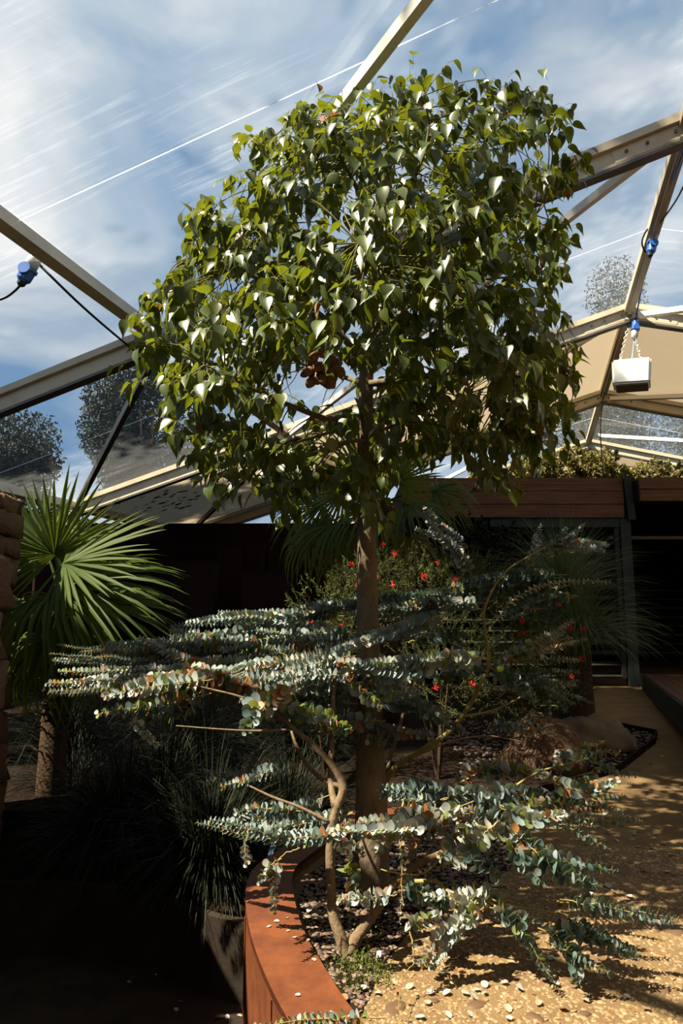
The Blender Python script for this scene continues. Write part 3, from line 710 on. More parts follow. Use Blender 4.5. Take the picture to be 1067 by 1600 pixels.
def spray(E, path, dY=0, s=.05, w='b', gap=None, dY2=None, t0=.12, comp=1, thin=False, lift=0):
    dY2 = dY if dY2 is None else dY2; s *= 1.14
    for c in range(comp+1):
        jx, jy, jY = (0,0,0) if c == 0 else (random.uniform(-28,28), random.uniform(-16,16), random.uniform(.05,.4)*random.choice((-.6,1)))
        P = []
        for i, (x, y) in enumerate(path):
            f = i/(len(path)-1); fj = f if c else 0
            x2, y2 = x + jx*(.4+.6*f)*(c > 0), y + jy*(.3+f)*(c > 0)
            Y = ydef(path[0][1])*.4 + ydef(y)*.6 + dY*(1-f) + dY2*f + jY*(.4+f)
            gd = at_ground(x2, y2) if y2 > 1150 else None
            if gd is not None: Y = min(Y, gd.y - .12)
            P.append(at(x2, y2, Y))
        if len(P) == 2: P.insert(1, (P[0]+P[1])/2 + Vector((0,0,.012)) + rv(.008))
        ps, _ = catmull(P, [0]*len(P), 8)
        for k in range(1, len(ps)): ps[k] += rv(.0035)
        seg = [(ps[k+1]-ps[k]).length for k in range(len(ps)-1)]; tot = sum(seg)
        rr = [.0036*(1-.75*k/(len(ps)-1)) for k in range(len(ps))]
        MB().tube(ps, rr, 5, cap=False).build('branchlet', M_estem, E.t, True)
        g = gap or s*.325; phi = random.uniform(.35,1.05); d = tot*t0; k = 0; acc = 0; side = random.random()*3
        nleaf = 0; wts = WTS[w]; patch = 0
        while d < tot:
            while k < len(seg)-1 and acc + seg[k] < d: acc += seg[k]; k += 1
            tt = (d-acc)/max(seg[k],1e-6); p = ps[k].lerp(ps[k+1], min(tt,1)); ax = (ps[k+1]-ps[k]).normalized()
            f = d/tot; sz = s*(1.0 - .62*f**2.2)*random.uniform(.86,1.12)
            if f < .25: sz *= .75+f
            side += math.pi/2 + random.gauss(0,.12)
            o1 = ax.cross(Vector((0,0,1))).normalized(); o2 = o1.cross(ax)
            dr = o1*math.cos(side) + o2*math.sin(side)
            if patch <= 0 and random.random() < .028: patch = random.randint(3,7); pw = 'o'
            patch -= 1
            ww = WTS['o'] if (patch > 0 and w != 't') else wts
            for sg in (-1, 1):
                if random.random() < .05: continue
                dd_ = (dr*sg + ax*random.gauss(.30,.08) + rv(.06)).normalized(); sw_ = dr.cross(ax)*sg; sw_ = sw_ if sw_.dot(Vector((0,-.8,.6))) > 0 else -sw_; nn_ = (ax*math.cos(phi) + sw_*math.sin(phi) + dr*(-sg)*.2 + rv(.12))
                m_ = random.choices(range(6), ww)[0]; z = sz*(.42 if thin else 1)
                E.leaves.append((frame(p + dd_*.002, dd_, nn_, z*(1 if not thin else .8), sz if not thin else sz*.75, z), m_))
            d += g*(1.0-.35*f)
A = Euc('eucalyptus_shrub', (.02, 3.58, 0), 'large silver blue eucalyptus shrub with two bare trunks rising from the planter gravel')
B = Euc('eucalyptus_shrub', (.30, 5.2, 0), 'smaller silver blue eucalyptus shrub with a pale crooked stem behind the tree trunk')
A.wood([(541,1497,3.56,.034),(534,1470,3.57,.029),(520,1425,3.6,.025),(516,1360,3.63,.023),(517,1300,3.66,.022),(526,1262,3.68,.021),(536,1232,3.7,.023),(522,1200,3.72,.018),(490,1165,3.75,.016),(458,1138,3.8,.014),(430,1112,3.85,.011),(380,1090,3.9,.007),(300,1070,3.95,.004)])
A.wood([(524,1262,3.68,.020),(517,1225,3.78,.016),(517,1180,3.88,.013),(520,1120,3.95,.012),(523,1070,4.0,.010),(540,1040,4.1,.005)])
A.wood([(536,1230,3.7,.013),(500,1215,3.9,.012),(470,1180,4.0,.011),(455,1140,4.1,.008),(440,1060,4.2,.004)], name='side_stem')
A.wood([(541,1494,3.56,.034),(560,1460,3.6,.028),(585,1425,3.65,.025),(612,1385,3.7,.023),(650,1352,3.75,.020),(700,1328,3.8,.016),(745,1295,3.85,.011),(800,1260,3.9,.006)])
A.wood([(632,1370,3.72,.014),(645,1325,3.8,.013),(660,1290,3.85,.009),(690,1260,3.9,.005)], name='side_stem')
A.wood([(622,1378,3.72,.012),(680,1378,3.6,.010),(700,1392,3.52,.008),(760,1410,3.42,.006),(830,1420,3.35,.004),(900,1432,3.3,.003)], M_estem, 'side_stem')
A.wood([(515,1285,3.66,.010),(470,1262,3.7,.008),(425,1245,3.75,.007),(390,1228,3.8,.004)], name='side_stem')
A.wood([(640,1285,3.85,.008),(700,1235,3.95,.006),(760,1200,4.0,.0045),(800,1165,4.05,.003)], M_estem, 'side_stem')
A.wood([(725,1300,3.82,.008),(760,1262,3.85,.007),(830,1212,3.85,.006),(880,1195,3.8,.005),(920,1185,3.75,.003)], M_estem, 'side_stem')
A.wood([(700,1328,3.8,.007),(660,1365,3.6,.005),(610,1362,3.5,.004),(595,1358,3.5,.0025)], M_estem, 'side_stem')
A.wood([(455,1140,3.8,.006),(400,1142,3.8,.006),(350,1140,3.8,.005),(275,1134,3.8,.003)], name='side_stem')
B.wood([(590,1260,5.0,.026),(612,1205,4.95,.020),(660,1172,4.9,.018),(700,1145,4.85,.017),(735,1100,4.8,.015),(752,1065,4.8,.013),(764,1035,4.8,.012),(757,980,4.8,.010),(759,945,4.8,.008),(790,893,4.8,.006),(850,856,4.8,.004)], M_estem)
B.wood([(720,1120,4.83,.008),(770,1110,5.0,.007),(820,1085,5.1,.005),(850,1060,5.2,.003)], M_estem, 'side_stem')
B.wood([(640,1185,4.9,.010),(700,1160,5.2,.008),(760,1150,5.4,.006),(820,1160,5.5,.004)], M_ewood, 'side_stem')
B.wood([(600,1220,4.95,.012),(640,1080,5.2,.010),(660,1020,5.3,.007),(690,980,5.3,.004)], M_ewood, 'side_stem')
# left bundle
for a in (
 ([(520,1045),(390,1062),(240,1070),(75,1080)],-.1,.050,'w'), ([(420,1058),(300,1048),(90,1050)],.1,.047,'w'),
 ([(470,1030),(330,1000),(145,1013)],.35,.048,'m'), ([(430,1000),(300,1018),(160,1022)],.3,.05,'m'),
 ([(470,975),(350,992),(265,985)],.55,.05,'b'), ([(480,985),(380,968),(265,980)],.6,.05,'b'), ([(540,960),(430,960),(340,957)],.8,.045,'b'),
 ([(530,978),(450,982),(370,975)],.7,.045,'b'), ([(560,1018),(460,1030),(385,1048)],-.2,.05,'w'), ([(560,1032),(480,1040),(400,1038)],-.2,.05,'w'),
 ([(560,1000),(450,1002),(350,1015)],.1,.05,'b'), ([(556,985),(470,992),(400,985)],.4,.048,'b'), ([(380,1050),(300,1088),(180,1090)],-.15,.054,'o'),
 ([(320,1085),(210,1108),(150,1115)],-.15,.052,'g'), ([(340,1060),(250,1065),(190,1075)],-.2,.056,'p'), ([(560,1060),(450,1072),(380,1090)],-.1,.05,'b'),
 ([(560,1082),(460,1092),(400,1100)],0,.05,'b'), ([(600,1062),(520,1055),(440,1058)],-.3,.048,'b'), ([(440,1090),(330,1070),(240,1082)],-.05,.05,'o'),
 ([(590,1130),(530,1135),(470,1140)],.1,.045,'b'), ([(430,1108),(390,1112),(385,1145)],-.25,.066,'g'), ([(440,1105),(500,1118),(545,1142)],-.25,.058,'g'),
 ([(445,1110),(490,1130),(540,1145)],-.2,.042,'g'), ([(430,1110),(440,1090),(470,1075)],-.25,.055,'o'), ([(310,1085),(290,1110),(240,1112)],-.2,.055,'m'),
 ([(600,950),(500,945),(430,965)],.85,.045,'b'), ([(420,1040),(330,1035),(230,1040)],.2,.05,'p'), ([(470,1050),(400,1040),(330,1060)],0,.05,'m'),
 ([(560,1100),(480,1108),(430,1120)],.2,.048,'b'), ([(500,1010),(400,1020),(300,1005)],.4,.05,'b'), ([(350,1040),(290,1035),(215,1000)],.3,.045,'p')): spray(A, *a)
spray(A, [(360,1050),(200,1030),(80,1022)], .2, .026, 'b', .014); spray(A, [(340,1040),(200,1038),(82,1034)], .25, .026, 'b', .014)
spray(A, [(205,1122),(225,1145),(247,1166)], -.2, .03, 'w', comp=0)
# middle, crossing the trunk
for a in (
 ([(700,958),(620,980),(545,1000)],-.15,.05,'b'), ([(760,1028),(660,1036),(560,1048)],-.3,.05,'w'), ([(700,1042),(620,1052),(540,1040)],-.35,.052,'b'),
 ([(560,1090),(640,1095),(705,1120)],.2,.048,'b'), ([(590,1100),(660,1112),(725,1145)],.3,.045,'t'), ([(540,1110),(620,1145),(690,1150)],.2,.045,'b'),
 ([(500,1120),(560,1150),(610,1160)],.2,.042,'b'), ([(560,1060),(580,1078),(610,1090)],-.25,.05,'g'), ([(520,1050),(590,1085),(660,1080)],-.1,.05,'b')): spray(A, *a)
for a in (
 ([(850,856),(895,855),(945,862)],.3,.034,'b'), ([(825,885),(838,855),(845,820)],.35,.036,'b'), ([(850,870),(870,845),(886,826)],.35,.038,'b'), ([(862,868),(885,845),(903,832)],.4,.034,'b'),
 ([(880,862),(905,850),(925,842)],.4,.034,'b'), ([(742,905),(715,860),(690,835),(670,793)],.5,.052,'w'), ([(720,870),(695,845),(650,825)],.6,.04,'b'),
 ([(765,1030),(830,1008),(896,968)],.3,.045,'p'), ([(770,1035),(840,1012),(892,996)],.3,.04,'p'), ([(765,1030),(700,1030),(620,1058)],.2,.05,'p'),
 ([(762,1040),(800,1058),(835,1085)],.3,.055,'t'), ([(800,1050),(850,1090),(858,1120)],.5,.042,'t'), ([(880,902),(770,912),(690,930)],.7,.052,'t'),
 ([(890,915),(800,918),(740,935)],.8,.05,'t'), ([(760,942),(690,945),(640,955)],.6,.05,'b'), ([(720,940),(640,952),(565,965)],.5,.05,'b'), ([(680,990),(620,985),(575,985)],.4,.045,'b'),
 ([(640,1000),(700,985),(740,1000)],.6,.045,'t'), ([(760,1130),(795,1135),(835,1128)],.4,.036,'b'), ([(900,930),(840,940),(790,960)],.9,.045,'t'), ([(560,940),(620,930),(700,920)],.9,.045,'t'),
 ([(540,960),(560,930),(590,910)],.9,.04,'t'), ([(480,970),(530,950),(570,930)],.9,.045,'t'), ([(670,1060),(720,1055),(760,1045)],.4,.05,'t')): spray(B, *a)
spray(B, [(760,990),(800,940),(860,912),(955,908)], .25, .03, 'p', .022, comp=0); spray(B, [(790,1028),(850,1030),(905,1032)], .3, .034, 'g', .016, comp=0)
for p_ in ([(800,1055),(850,1065),(905,1064)], [(800,1045),(850,1050),(905,1050)], [(790,1065),(850,1080),(900,1100)]): spray(B, p_, .5, .028, 't', .014)
# low right
for a in (
 ([(740,1270),(650,1275),(508,1300)],-.1,.045,'w'), ([(660,1280),(620,1290),(588,1332)],-.2,.05,'w'), ([(770,1248),(690,1238),(592,1230)],.1,.052,'b'), ([(780,1262),(700,1255),(610,1245)],.1,.05,'b'),
 ([(700,1228),(760,1200),(830,1212)],.1,.05,'m'), ([(750,1215),(800,1205),(860,1210)],.1,.05,'m'), ([(760,1232),(820,1242),(900,1246)],0,.048,'b'), ([(790,1262),(880,1248),(975,1245)],0,.045,'g'),
 ([(800,1268),(880,1258),(972,1268)],-.05,.042,'g'), ([(740,1262),(790,1245),(850,1235)],.05,.05,'b'), ([(770,1290),(745,1315),(712,1358)],-.25,.054,'p'), ([(730,1285),(710,1310),(690,1340)],-.2,.05,'m'),
 ([(790,1310),(815,1340),(848,1382)],-.2,.05,'t'), ([(800,1300),(880,1345),(962,1360)],-.2,.046,'t'), ([(830,1325),(880,1365),(940,1386)],-.25,.046,'t'), ([(730,1330),(750,1350),(785,1378)],-.25,.045,'t'),
 ([(740,1252),(640,1290),(535,1288)],-.1,.048,'p'), ([(720,1270),(790,1280),(850,1270)],-.05,.052,'b'), ([(745,1290),(790,1300),(830,1320)],-.2,.05,'o'), ([(690,1250),(740,1240),(790,1262)],.0,.055,'b'),
 ([(620,1262),(690,1272),(750,1262)],-.1,.05,'o'), ([(700,1290),(660,1300),(640,1325)],-.2,.045,'o'), ([(780,1260),(830,1285),(880,1280)],-.1,.05,'m'),
 ([(690,1230),(650,1232),(600,1238)],.1,.05,'t'), ([(900,1192),(930,1178),(968,1176)],-.05,.036,'g'), ([(860,1205),(890,1190),(870,1180)],-.05,.04,'m'), ([(840,1215),(900,1225),(940,1200)],0,.04,'g')): spray(A, *a, comp=int(random.random() < .35))
spray(A, [(800,1275),(900,1280),(1003,1282)], -.05, .026, 't', .013); spray(A, [(840,1270),(900,1300),(958,1328)], -.1, .024, 't', .014, comp=0); spray(A, [(930,1190),(960,1205),(995,1212)], -.1, .026, 't', .013, comp=0)
# low front
for a in (
 ([(775,1408),(730,1400),(660,1402)],-.1,.046,'w'), ([(625,1382),(655,1395),(700,1420)],-.1,.055,'t'), ([(620,1398),(580,1402),(528,1406)],-.1,.05,'w'), ([(545,1345),(548,1370),(556,1392)],-.1,.062,'g'),
 ([(760,1415),(700,1452),(657,1510)],-.1,.042,'w'), ([(765,1418),(805,1445),(862,1530)],-.1,.042,'t'), ([(840,1450),(885,1475),(905,1535)],-.1,.052,'t'), ([(840,1450),(920,1465),(998,1495)],-.1,.044,'t'),
 ([(870,1425),(940,1465),(1000,1498)],-.1,.04,'t'), ([(760,1405),(800,1430),(850,1440)],-.1,.046,'m'), ([(700,1400),(740,1430),(720,1445)],-.15,.045,'p'),
 ([(640,1450),(650,1440),(690,1430)],-.1,.045,'p'), ([(740,1385),(760,1395),(780,1405)],-.1,.05,'b')): spray(A, a[0], a[1], a[2]*.9, a[3], comp=int(random.random() < .25))
spray(A, [(870,1408),(950,1425),(1048,1446)], -.1, .032, 't', .014); spray(A, [(850,1470),(920,1505),(975,1528)], -.1, .026, 't', .014, comp=0); spray(A, [(875,1410),(905,1405),(925,1398)], -.1, .034, 'p', .02, comp=0)
spray(A, [(622,1300),(628,1360),(625,1440)], -.25, .02, 'o', .03, comp=0); spray(A, [(640,1455),(645,1500),(628,1530),(622,1580)], -.1, .02, 'o', .08, comp=0)
spray(A, [(600,1590),(500,1592),(380,1606)], -.25, .026, 'g', .014, comp=0); 
# low left
for a in (
 ([(470,1192),(410,1210),(345,1230)],.0,.044,'b'), ([(560,1300),(450,1308),(330,1280)],-.15,.042,'b'), ([(470,1268),(420,1262),(365,1268)],0,.042,'m'), ([(520,1240),(460,1265),(400,1275)],0,.044,'b'),
 ([(560,1268),(480,1282),(392,1282)],0,.042,'b'), ([(520,1310),(540,1325),(545,1345)],-.15,.035,'p')): spray(A, *a)
for p_, s_ in (([(390,1295),(384,1320),(386,1356)],.03), ([(468,1325),(432,1348),(428,1425)],.034), ([(440,1342),(420,1355),(405,1380)],.03)): spray(A, p_, -.2, s_, 'p', .018, comp=0, t0=.35)
scatter_leaves(A.t, A.leaves, EV, EF, E_MATS); scatter_leaves(B.t, B.leaves, EV, EF, E_MATS)

# ------------------------------------------------------------------ fan palms
def seg_mesh(name, m, droop):
    v = []; f = []; st = [(0,.010),(.25,.020),(.5,.026),(.72,.019),(.88,.010),(1,.001)]
    for t, w in st:
        z = -droop*t**3; y = t*(1-.25*droop*t*t)
        v += [(-w, y, z+w*.5), (0, y, z), (w, y, z+w*.5)]
    for i in range(len(st)-1):
        a = i*3; f += [(a,a+1,a+4,a+3),(a+1,a+2,a+5,a+4)]
    me = bpy.data.meshes.new(name); me.from_pydata(v, [], f); me.materials.append(m); me.polygons.foreach_set('use_smooth',[True]*len(f)); return me, v, f
SEG = {k: seg_mesh('leaf_segment', m, d) for k, m, d in (('stiff', M_palm, .06), ('mid', M_palm, .28), ('droop', M_palm, .75), ('dry', M_palmd, .8))}
def frond(palm, crown, hub, axis, nrm, R, kind='stiff', nseg=34, spread=150, single=True, flat=0):
    axis = Vector(axis).normalized(); nrm = Vector(nrm).normalized(); side = axis.cross(nrm).normalized(); nrm = side.cross(axis).normalized()
    mid = (Vector(crown)+Vector(hub))/2 + Vector((0,0,.06))
    fr = MB().tube([crown, mid, hub], [.018,.014,.010], 6, smooth=4).build('frond', M_palm, palm, True)
    me, v, f = SEG[kind]; Ms = []
    for k in range(nseg):
        a = math.radians(-spread + 2*spread*k/(nseg-1)) + random.gauss(0,.025)
        d = axis*math.cos(a) + side*math.sin(a) + nrm*(.10*math.cos(2*a)+random.gauss(0,.05)); L = R*(.80+.20*math.cos(a*.8))*random.uniform(.9,1.06)
        Ms.append(frame(Vector(hub), d, nrm, L*.95, L, L))
    if single:
        for M in Ms: link('leaf_segment', me, fr, M=M)
    else:
        o = link('leaf_segments', batch('segs', v, f, None, [np.array(M) for M in Ms], [me.materials[0]]), fr); o['kind'] = 'stuff'
def palm(base, top, trunk_r, label):
    t = thing('fan_palm', base, label, 'palm')
    b, c = Vector(base), Vector(top)
    MB().tube([b, (b+c)/2, c, c+Vector((0,0,.12))], [trunk_r*1.2, trunk_r, trunk_r*.9, .02], 12, smooth=4).build('trunk', M_fibre, t, True)
    sk = MB()
    for k in range(90):
        z = random.random(); a = random.random()*6.28; p = b.lerp(c, .3+.7*z) + Vector((math.cos(a),math.sin(a),0))*trunk_r; q = p + Vector((math.cos(a),math.sin(a),.5))*.06
        sk.tube([p, q], [.012,.003], 4)
    sk.build('leaf_bases', M_fibre, t)['kind'] = 'stuff'
    return t
PY = 6.4
cr = at(88,960,PY); cr.z += 0
p1 = palm((cr.x, PY+.1, -.2), (cr.x, PY+.1, cr.z), .11, 'fan palm with spiky sunlit fronds beside the stone wall')
C = Vector((cr.x, PY+.1, cr.z+.08))
H1 = at(86,866,PY-.15)
frond(p1, C, H1, (.12,.1,1), (.35,-.95,.25), .80, 'stiff', 40, 152)
frond(p1, C, at(100,880,PY-.3), (1,-.1,.22), (-.1,-.6,.8), .98, 'stiff', 34, 100)
frond(p1, C, at(110,915,PY-.25), (1,-.2,.02), (0,-.6,.8), 1.05, 'mid', 34, 95)
frond(p1, C, at(70,860,PY+.2), (-.3,.3,1), (.3,-1,.1), .75, 'stiff', 30, 120)
frond(p1, C, at(130,945,PY-.1), (1,-.3,-.2), (0,-.5,.85), 1.0, 'mid', 32, 90)
frond(p1, C, at(80,930,PY-.5), (.1,-.9,-.5), (0,-.5,.85), .8, 'droop', 30, 120)
frond(p1, C, at(40,950,PY+.3), (-1,.2,.1), (.1,-.4,.9), .8, 'mid', 28, 100, False)
frond(p1, C, at(120,985,PY), (.7,-.6,-.6), (.3,-.4,.6), .8, 'droop', 28, 110, False)
frond(p1, C, at(75,1000,PY-.2), (-.1,-.5,-.9), (0,-.9,.3), .7, 'droop', 28, 110, False)
P2 = 9.6
cr = at(600,800,P2)
p2 = palm((cr.x, P2, .15), (cr.x, P2, cr.z), .17, 'drooping fan palm standing behind the bottle tree trunk')
C = Vector((cr.x, P2, cr.z+.12))
frond(p2, C, at(622,752,P2-.5), (.25,.0,1), (.1,-.95,.25), .80, 'mid', 38, 150)
frond(p2, C, at(676,768,P2-.35), (1,-.1,.2), (.1,-.7,.7), .72, 'droop', 34, 110)
for hx, hy, dY, ax, R, kd in ((560,742,-.3,(-.5,-.2,1),.8,'mid'),(535,770,-.4,(-1,-.2,.35),.85,'droop'),(505,790,-.2,(-1,-.2,0),.85,'droop'),(520,820,-.5,(-.7,-.4,-.5),.8,'droop'),(575,800,-.6,(-.2,-.7,-.3),.8,'droop'),(640,790,-.6,(.5,-.7,-.2),.75,'droop'),(600,725,.2,(0,.3,1),.8,'mid'),(545,850,-.3,(-.4,-.4,-.9),.75,'dry'),(640,840,-.3,(.4,-.4,-.9),.7,'dry'),(490,830,-.1,(-.8,-.2,-.7),.75,'droop')):
    frond(p2, C, at(hx,hy,P2+dY), ax, (ax[0]*.2,-.8,.6), R, kd, 30, 120, False)

# ------------------------------------------------------------------ strappy grasses and grass trees (blades beyond counting)
def blades(name, base, n, length, width, droop, updir, m, p, spread=1.0, r0=.08, up=.6, seg=5):
    mb = MB(); base = Vector(base)
    for k in range(n):
        a = random.random()*6.283; el = (random.random()**spread)*1.25 + .0
        h = Vector((math.cos(a), math.sin(a), 0)); L = length*random.uniform(.6,1.1); w = width*random.uniform(.6,1.1)
        d = (h*math.sin(el) + Vector((0,0,1))*math.cos(el)); q = base + h*r0*random.random() + Vector((0,0,random.uniform(-.03,.05)))
        side = d.cross(Vector((0,0,1))); side = side.normalized() if side.length > .01 else Vector((1,0,0)); side = (side + rv(.3)).normalized()
        b = len(mb.v)
        for i in range(seg+1):
            t = i/seg; ww = w*(1-t**2.5)*.5 + .0003
            mb.v.append(tuple(q - side*ww)); mb.v.append(tuple(q + side*ww))
            q = q + d*(L/seg); d = (d + Vector((0,0,-droop*(.5+t)/seg*random.uniform(.7,1.3)))).normalized()
        for i in range(seg): mb.f.append((b+2*i, b+2*i+1, b+2*i+3, b+2*i+2)); mb.m.append(0)
    o = mb.build(name, m, p); o['kind'] = 'stuff'; return o
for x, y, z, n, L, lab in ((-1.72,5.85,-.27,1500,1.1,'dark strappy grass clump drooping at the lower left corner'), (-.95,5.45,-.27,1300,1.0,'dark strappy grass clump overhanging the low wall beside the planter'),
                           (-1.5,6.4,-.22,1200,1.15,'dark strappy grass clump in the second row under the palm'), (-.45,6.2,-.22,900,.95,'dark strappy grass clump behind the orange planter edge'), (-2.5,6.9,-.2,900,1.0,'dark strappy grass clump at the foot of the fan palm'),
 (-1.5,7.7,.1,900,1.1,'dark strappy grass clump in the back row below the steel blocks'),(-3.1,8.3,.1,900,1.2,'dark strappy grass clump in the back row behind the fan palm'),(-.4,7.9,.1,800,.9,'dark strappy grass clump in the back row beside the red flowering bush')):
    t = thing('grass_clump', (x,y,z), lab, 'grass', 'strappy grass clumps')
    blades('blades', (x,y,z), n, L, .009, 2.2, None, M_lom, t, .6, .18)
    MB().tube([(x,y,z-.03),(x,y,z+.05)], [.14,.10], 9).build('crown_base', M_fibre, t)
for px, py, Y, n, L, dr, lab in ((882,935,8.7,1100,1.15,1.2,'grass tree with a high fountain of fine blades beside the louvred screen'), (905,1010,8.2,1200,1.1,2.0,'low grass tree spilling fine blades toward the path')):
    c = at(px, py, Y); gz = ground_z(c.x, Y); t = thing('grass_tree', (c.x, Y, gz), lab, 'grass tree', 'grass trees by the path')
    MB().tube([(c.x,Y,gz-.02),(c.x,Y,c.z-.02)], [.15,.12], 12).build('trunk', M_fibre, t)
    blades('blades', c, n, L, .006, dr, None, M_xan, t, .75, .07)

# ------------------------------------------------------------------ grevillea bushes with red flowers
NV = [(-.5,0,0),(0,.02,.15),(.5,0,0),(.36,.6,0),(0,1,.05),(-.36,.6,0)]; NF = [(0,1,4,5),(1,2,3,4)]
def bush(name, base, lobes, n, label, flowers, lm, sm, size=(.035,.005), cat='bush', group=None, fl=None):
    t = thing(name, base, label, cat, group); Ms = []; st = MB(); b = Vector(base); surf = []
    for k in range(n):
        c, r = random.choice(lobes); c = Vector(c); d = rv().normalized(); p = c + Vector((d.x*r[0], d.y*r[1], d.z*r[2]))*random.uniform(.55,1.08)
        if p.z < b.z+.02: continue
        out = (p-c).normalized(); L = random.uniform(.10,.26); ax = (out*.7 + Vector((0,0,.6)) + rv(.35)).normalized()
        q = p - ax*L*.5; e = p + ax*L*.5
        st.tube([q, e], [.0025,.001], 3, cap=False); surf.append((e, out))
        m = int(L/.011)
        for j in range(m):
            f = j/m; o_ = q.lerp(e, f); dd_ = (ax*.75 + rv(.6)).normalized(); s = size[0]*random.uniform(.7,1.2)
            Ms.append(np.array(frame(o_, dd_, rv(), size[1]*random.uniform(.8,1.3), s, s)))
    for c, r in lobes:
        c = Vector(c); st.tube([b, (b+c)/2+rv(.05), c], [.018,.012,.006], 6, smooth=3)
        for k in range(6): st.tube([c, c+Vector((random.gauss(0,.5)*r[0], random.gauss(0,.5)*r[1], random.uniform(-.1,.6)*r[2]))], [.006,.002], 4, cap=False)
    st.build('stems', sm, t)['kind'] = 'stuff'
    o = link('foliage', batch('foliage', NV, NF, None, Ms, [lm]), t); o['kind'] = 'stuff'
    for k in range(flowers):
        front = [s for s in random.sample(surf, min(60,len(surf)))]; e, out = min(front, key=lambda s: s[0].y - .5*s[0].z*random.random() + random.random()*.8)
        f = MB()
        for j in range(10):
            d = rv().normalized(); d.y -= .3; f.tube([e, e+d*.02, e+(d+Vector((0,0,.5))).normalized()*.036], [.003,.0035,.0015], 4)
        f.build('flower', M_red, t)
    return t
def lobe(px, py, Y, rx, ry, rz): c = at(px,py,Y); return ((c.x,c.y,c.z),(rx,ry,rz))
bush('grevillea_bush', (.9,6.9,.05), [lobe(640,930,7.0,.55,.5,.42),(lobe(700,960,6.9,.6,.5,.5)),lobe(600,900,7.2,.35,.4,.25),lobe(690,1040,6.8,.6,.4,.5),lobe(720,890,7.3,.45,.4,.2)], 900, 'fine leaved bush with red flowers right behind the tree trunk', 22, M_grev, M_grevs, group='red flowering bushes')
bush('grevillea_bush', (-.15,7.0,.05), [lobe(510,960,7.0,.42,.4,.32),lobe(470,1000,7.0,.4,.4,.3),lobe(530,1010,6.9,.4,.4,.4),lobe(545,910,7.3,.22,.3,.2)], 520, 'fine leaved bush with red flowers left of the tree trunk', 14, M_grev, M_grevs, group='red flowering bushes')
bush('grevillea_bush', (2.1,7.3,.08), [lobe(820,985,7.3,.5,.4,.4),lobe(860,1040,7.2,.4,.4,.45),lobe(790,1060,7.1,.5,.4,.5),lobe(800,930,7.5,.4,.4,.25)], 620, 'fine leaved bush with red flowers beside the grass trees', 16, M_grev, M_grevs, group='red flowering bushes')
bush('dark_shrub', (2.6,10.6,.3), [lobe(735,840,10.8,.5,.4,.35),lobe(680,850,10.9,.5,.4,.4),lobe(780,860,10.8,.5,.4,.4)], 260, 'dark broad leaved shrub against the pavilion', 0, M_lom, M_grevs, (.07,.028), 'shrub')
# plants on the pavilion roof
for i, (x0, x1, yt, n, lab) in enumerate(((735,800,728,60,'low tan creeper trailing over the left end of the roof'),(800,895,698,190,'dense yellow green roof plant under the hanging cords'),(895,960,686,170,'tall yellow green roof plant below the ridge'),(945,1060,706,190,'broad yellow green roof plant at the right end'))):
    Y = 17.0+.2*i; L_ = []
    for k in range(4):
        x = x0+(x1-x0)*(k+.5)/4; yy = yt + random.uniform(0,26); y = (yy+755)/2; r = (755-yy)/2*Y/F; L_.append(lobe(x, y, Y, (x1-x0)/5*Y/F, .35, r))
    c = at((x0+x1)/2, 752, Y); bush('roof_creeper', (c.x, Y, z3-.05), L_, n, lab, 0, M_vine, M_grevs, (.11,.045), 'plant', 'plants on the pavilion roof')
tw_ = bpy.data.objects.new  # keep namespace tidy

# ------------------------------------------------------------------ gum trees outside
def gum(x, y, h, crown_r, n, label, zc=.55, lean=0, leaf=(.13,.05)):
    t = thing('gum_tree', (x,y,0), label, 'tree', 'gum trees outside the marquee')
    top = Vector((x+lean, y, h*.8)); MB().tube([(x,y,-.1),(x+lean*.3,y,h*.3),(x+lean*.7,y,h*.55),top], [h*.022,h*.016,h*.011,.03], 9, smooth=4).build('trunk', M_gumt, t, True)
    Ms = []; cs = []
    for k in range(13):
        a = random.random()*6.28; r = crown_r*math.sqrt(random.random()); c = Vector((x+lean*.6+math.cos(a)*r, y+math.sin(a)*r*.8, h*(zc+.42*random.random()))); cs.append(c)
        s = Vector((x+lean*.5, y, h*random.uniform(.35,.6))); MB().tube([s, (s+c)/2+Vector((0,0,.2)), c], [h*.007,h*.005,.012], 5, smooth=3).build('branch', M_gumt, t, True)
    for k in range(n):
        c = random.choice(cs); u_ = rv().normalized()*random.random()**.42; p = c + Vector((u_.x*crown_r*.5, u_.y*crown_r*.5, u_.z*h*.11)); s = leaf[0]*random.uniform(.7,1.3)
        Ms.append(np.array(frame(p, rv()+Vector((0,0,-.8)), rv(), leaf[1]*random.uniform(.8,1.3), s, s)))
    o = link('foliage', batch('foliage', NV, NF, None, Ms, [M_gum]), t); o['kind'] = 'stuff'
gum(-10.2, 21, 7.4, 2.6, 26000, 'blurred grey gum tree beyond the clear panel at far left', .5)
gum(-6.4, 22, 10.4, 1.7, 26000, 'gum tree with a sunlit reddish trunk beyond the clear panel', .55, .4)
gum(-13.5, 19, 6.2, 2.5, 14000, 'gum tree at the edge of the frame beyond the marquee', .5)
gum(11.0, 30, 17, 2.6, 24000, 'tall dark gum tree beyond the marquee ridge', .5)
gum(17.5, 34, 13, 3.0, 20000, 'gum tree far behind the hanging lamp', .5)
